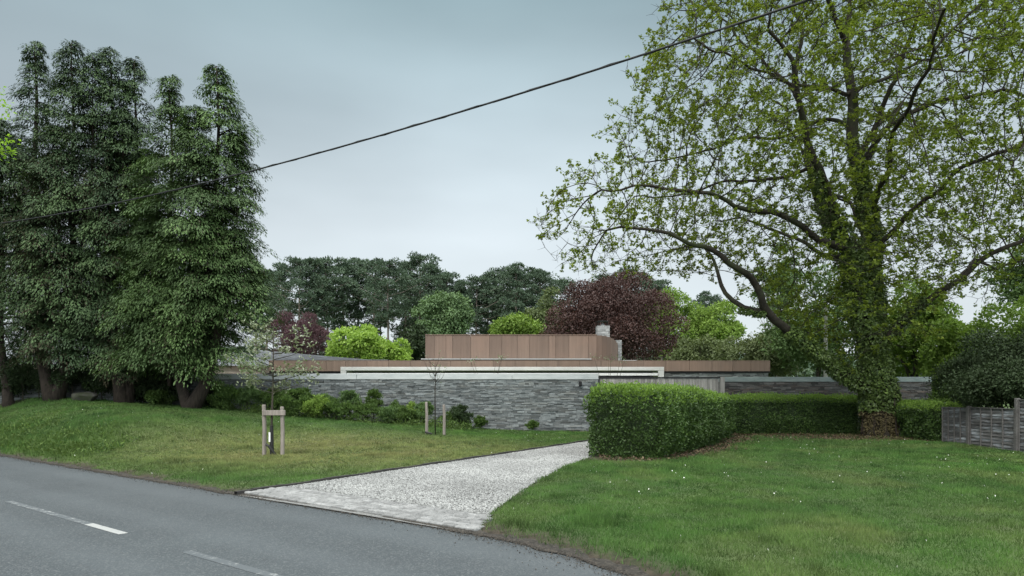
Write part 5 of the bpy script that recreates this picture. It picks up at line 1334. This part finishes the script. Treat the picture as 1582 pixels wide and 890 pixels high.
x = wx(672.5, d2_); g0 = float(height(x, d2_)); sp = empty('bare_sapling', (x, d2_, g0), 'slender nearly bare sapling between the stakes nearer the driveway', 'sapling')
mb = MB(896); tz = wz(556, d2_); mb.tube([(x, d2_, g0-.1), (x-.01, d2_, g0+1.2), (x+.02, d2_, tz)], [.022, .017, .004], 7); r = np.random.default_rng(897); Pb = []
for k in range(15):
    z = r.uniform(g0+1.25, tz-.2); a = r.uniform(0, 6.28); L = r.uniform(.25, .6); s = np.array([x, d2_, z]); e_ = s+np.array([math.cos(a)*L*.7, math.sin(a)*L*.7, L*.95]); mb.tube([s, (s+e_)/2+np.array([math.cos(a)*.05, 0, -.03]), e_], [.009, .007, .003], 4)
    for q in range(3): Pb.append(e_+r.normal(0, .05, 3))
mb.build('stem', M['bark_tree'], sp, smooth=True); Pb = np.array(Pb)
leafobj('leaves', Pb, rdir(r, len(Pb)), rdir(r, len(Pb)), .06, .035, M['leaf_pale'], sp, r)
mb = MB(898); mb.tube([(x-.32, d2_-.08, g0+.10), (x-.15, d2_-.1, g0+.06), (x-.02, d2_-.08, g0-.02)], [.028, .028, .028], 8); mb.build('watering_pipe', M['rubber'], sp)

# ------------------------------------------------------------------ tall weeds at the wall foot and on the roadside bank
rw_ = np.random.default_rng(950); n = 60000; x = rw_.uniform(-17, -1.5, n); y = rw_.uniform(13, 26.3, n)
t_w, s_w = road_ts(x, y)
dens = np.where((y > 24.0) & (x > -11.5), sstep(.35, .65, fbm(x*.9, y*.9+4, 3))*sstep(24.0, 25.6, y), 0)
dens = np.maximum(dens, (x < -9.5)*sstep(3.0, .9, s_w)*sstep(.35, .7, fbm(x*.8+9, y*.8, 3))*.5)
k = (rw_.random(n) < dens*.9) & (s_w > .3) & (np.abs(x) < y*.8+1); x, y = x[k], y[k]; x = np.repeat(x, 3)+rw_.normal(0, .05, 3*len(x)); y = np.repeat(y, 3)+rw_.normal(0, .05, len(x)); n = len(x)
hgt = rw_.uniform(.05, .42, n)*np.where(y > 24, 1.15, .7); P = np.stack([x, y, height(x, y)+hgt*rw_.random(n)*.8], -1)
D = unit(rdir(rw_, n)*.8+np.array([0, 0, .7])); m_tw = leaf_mat('leaf_tall_weed', (.04, .085, .022), (.15, .23, .06), (.075, .12, .03), 1.2, .28)
tag(leafobj('tall_weeds', P, D, unit(rdir(rw_, n)+np.array([0, -.4, .4])), rw_.uniform(.06, .15, n), rw_.uniform(.02, .05, n), m_tw, None, rw_), 'tall loose weeds at the foot of the slate wall and on the roadside bank', 'weeds', kind='stuff')
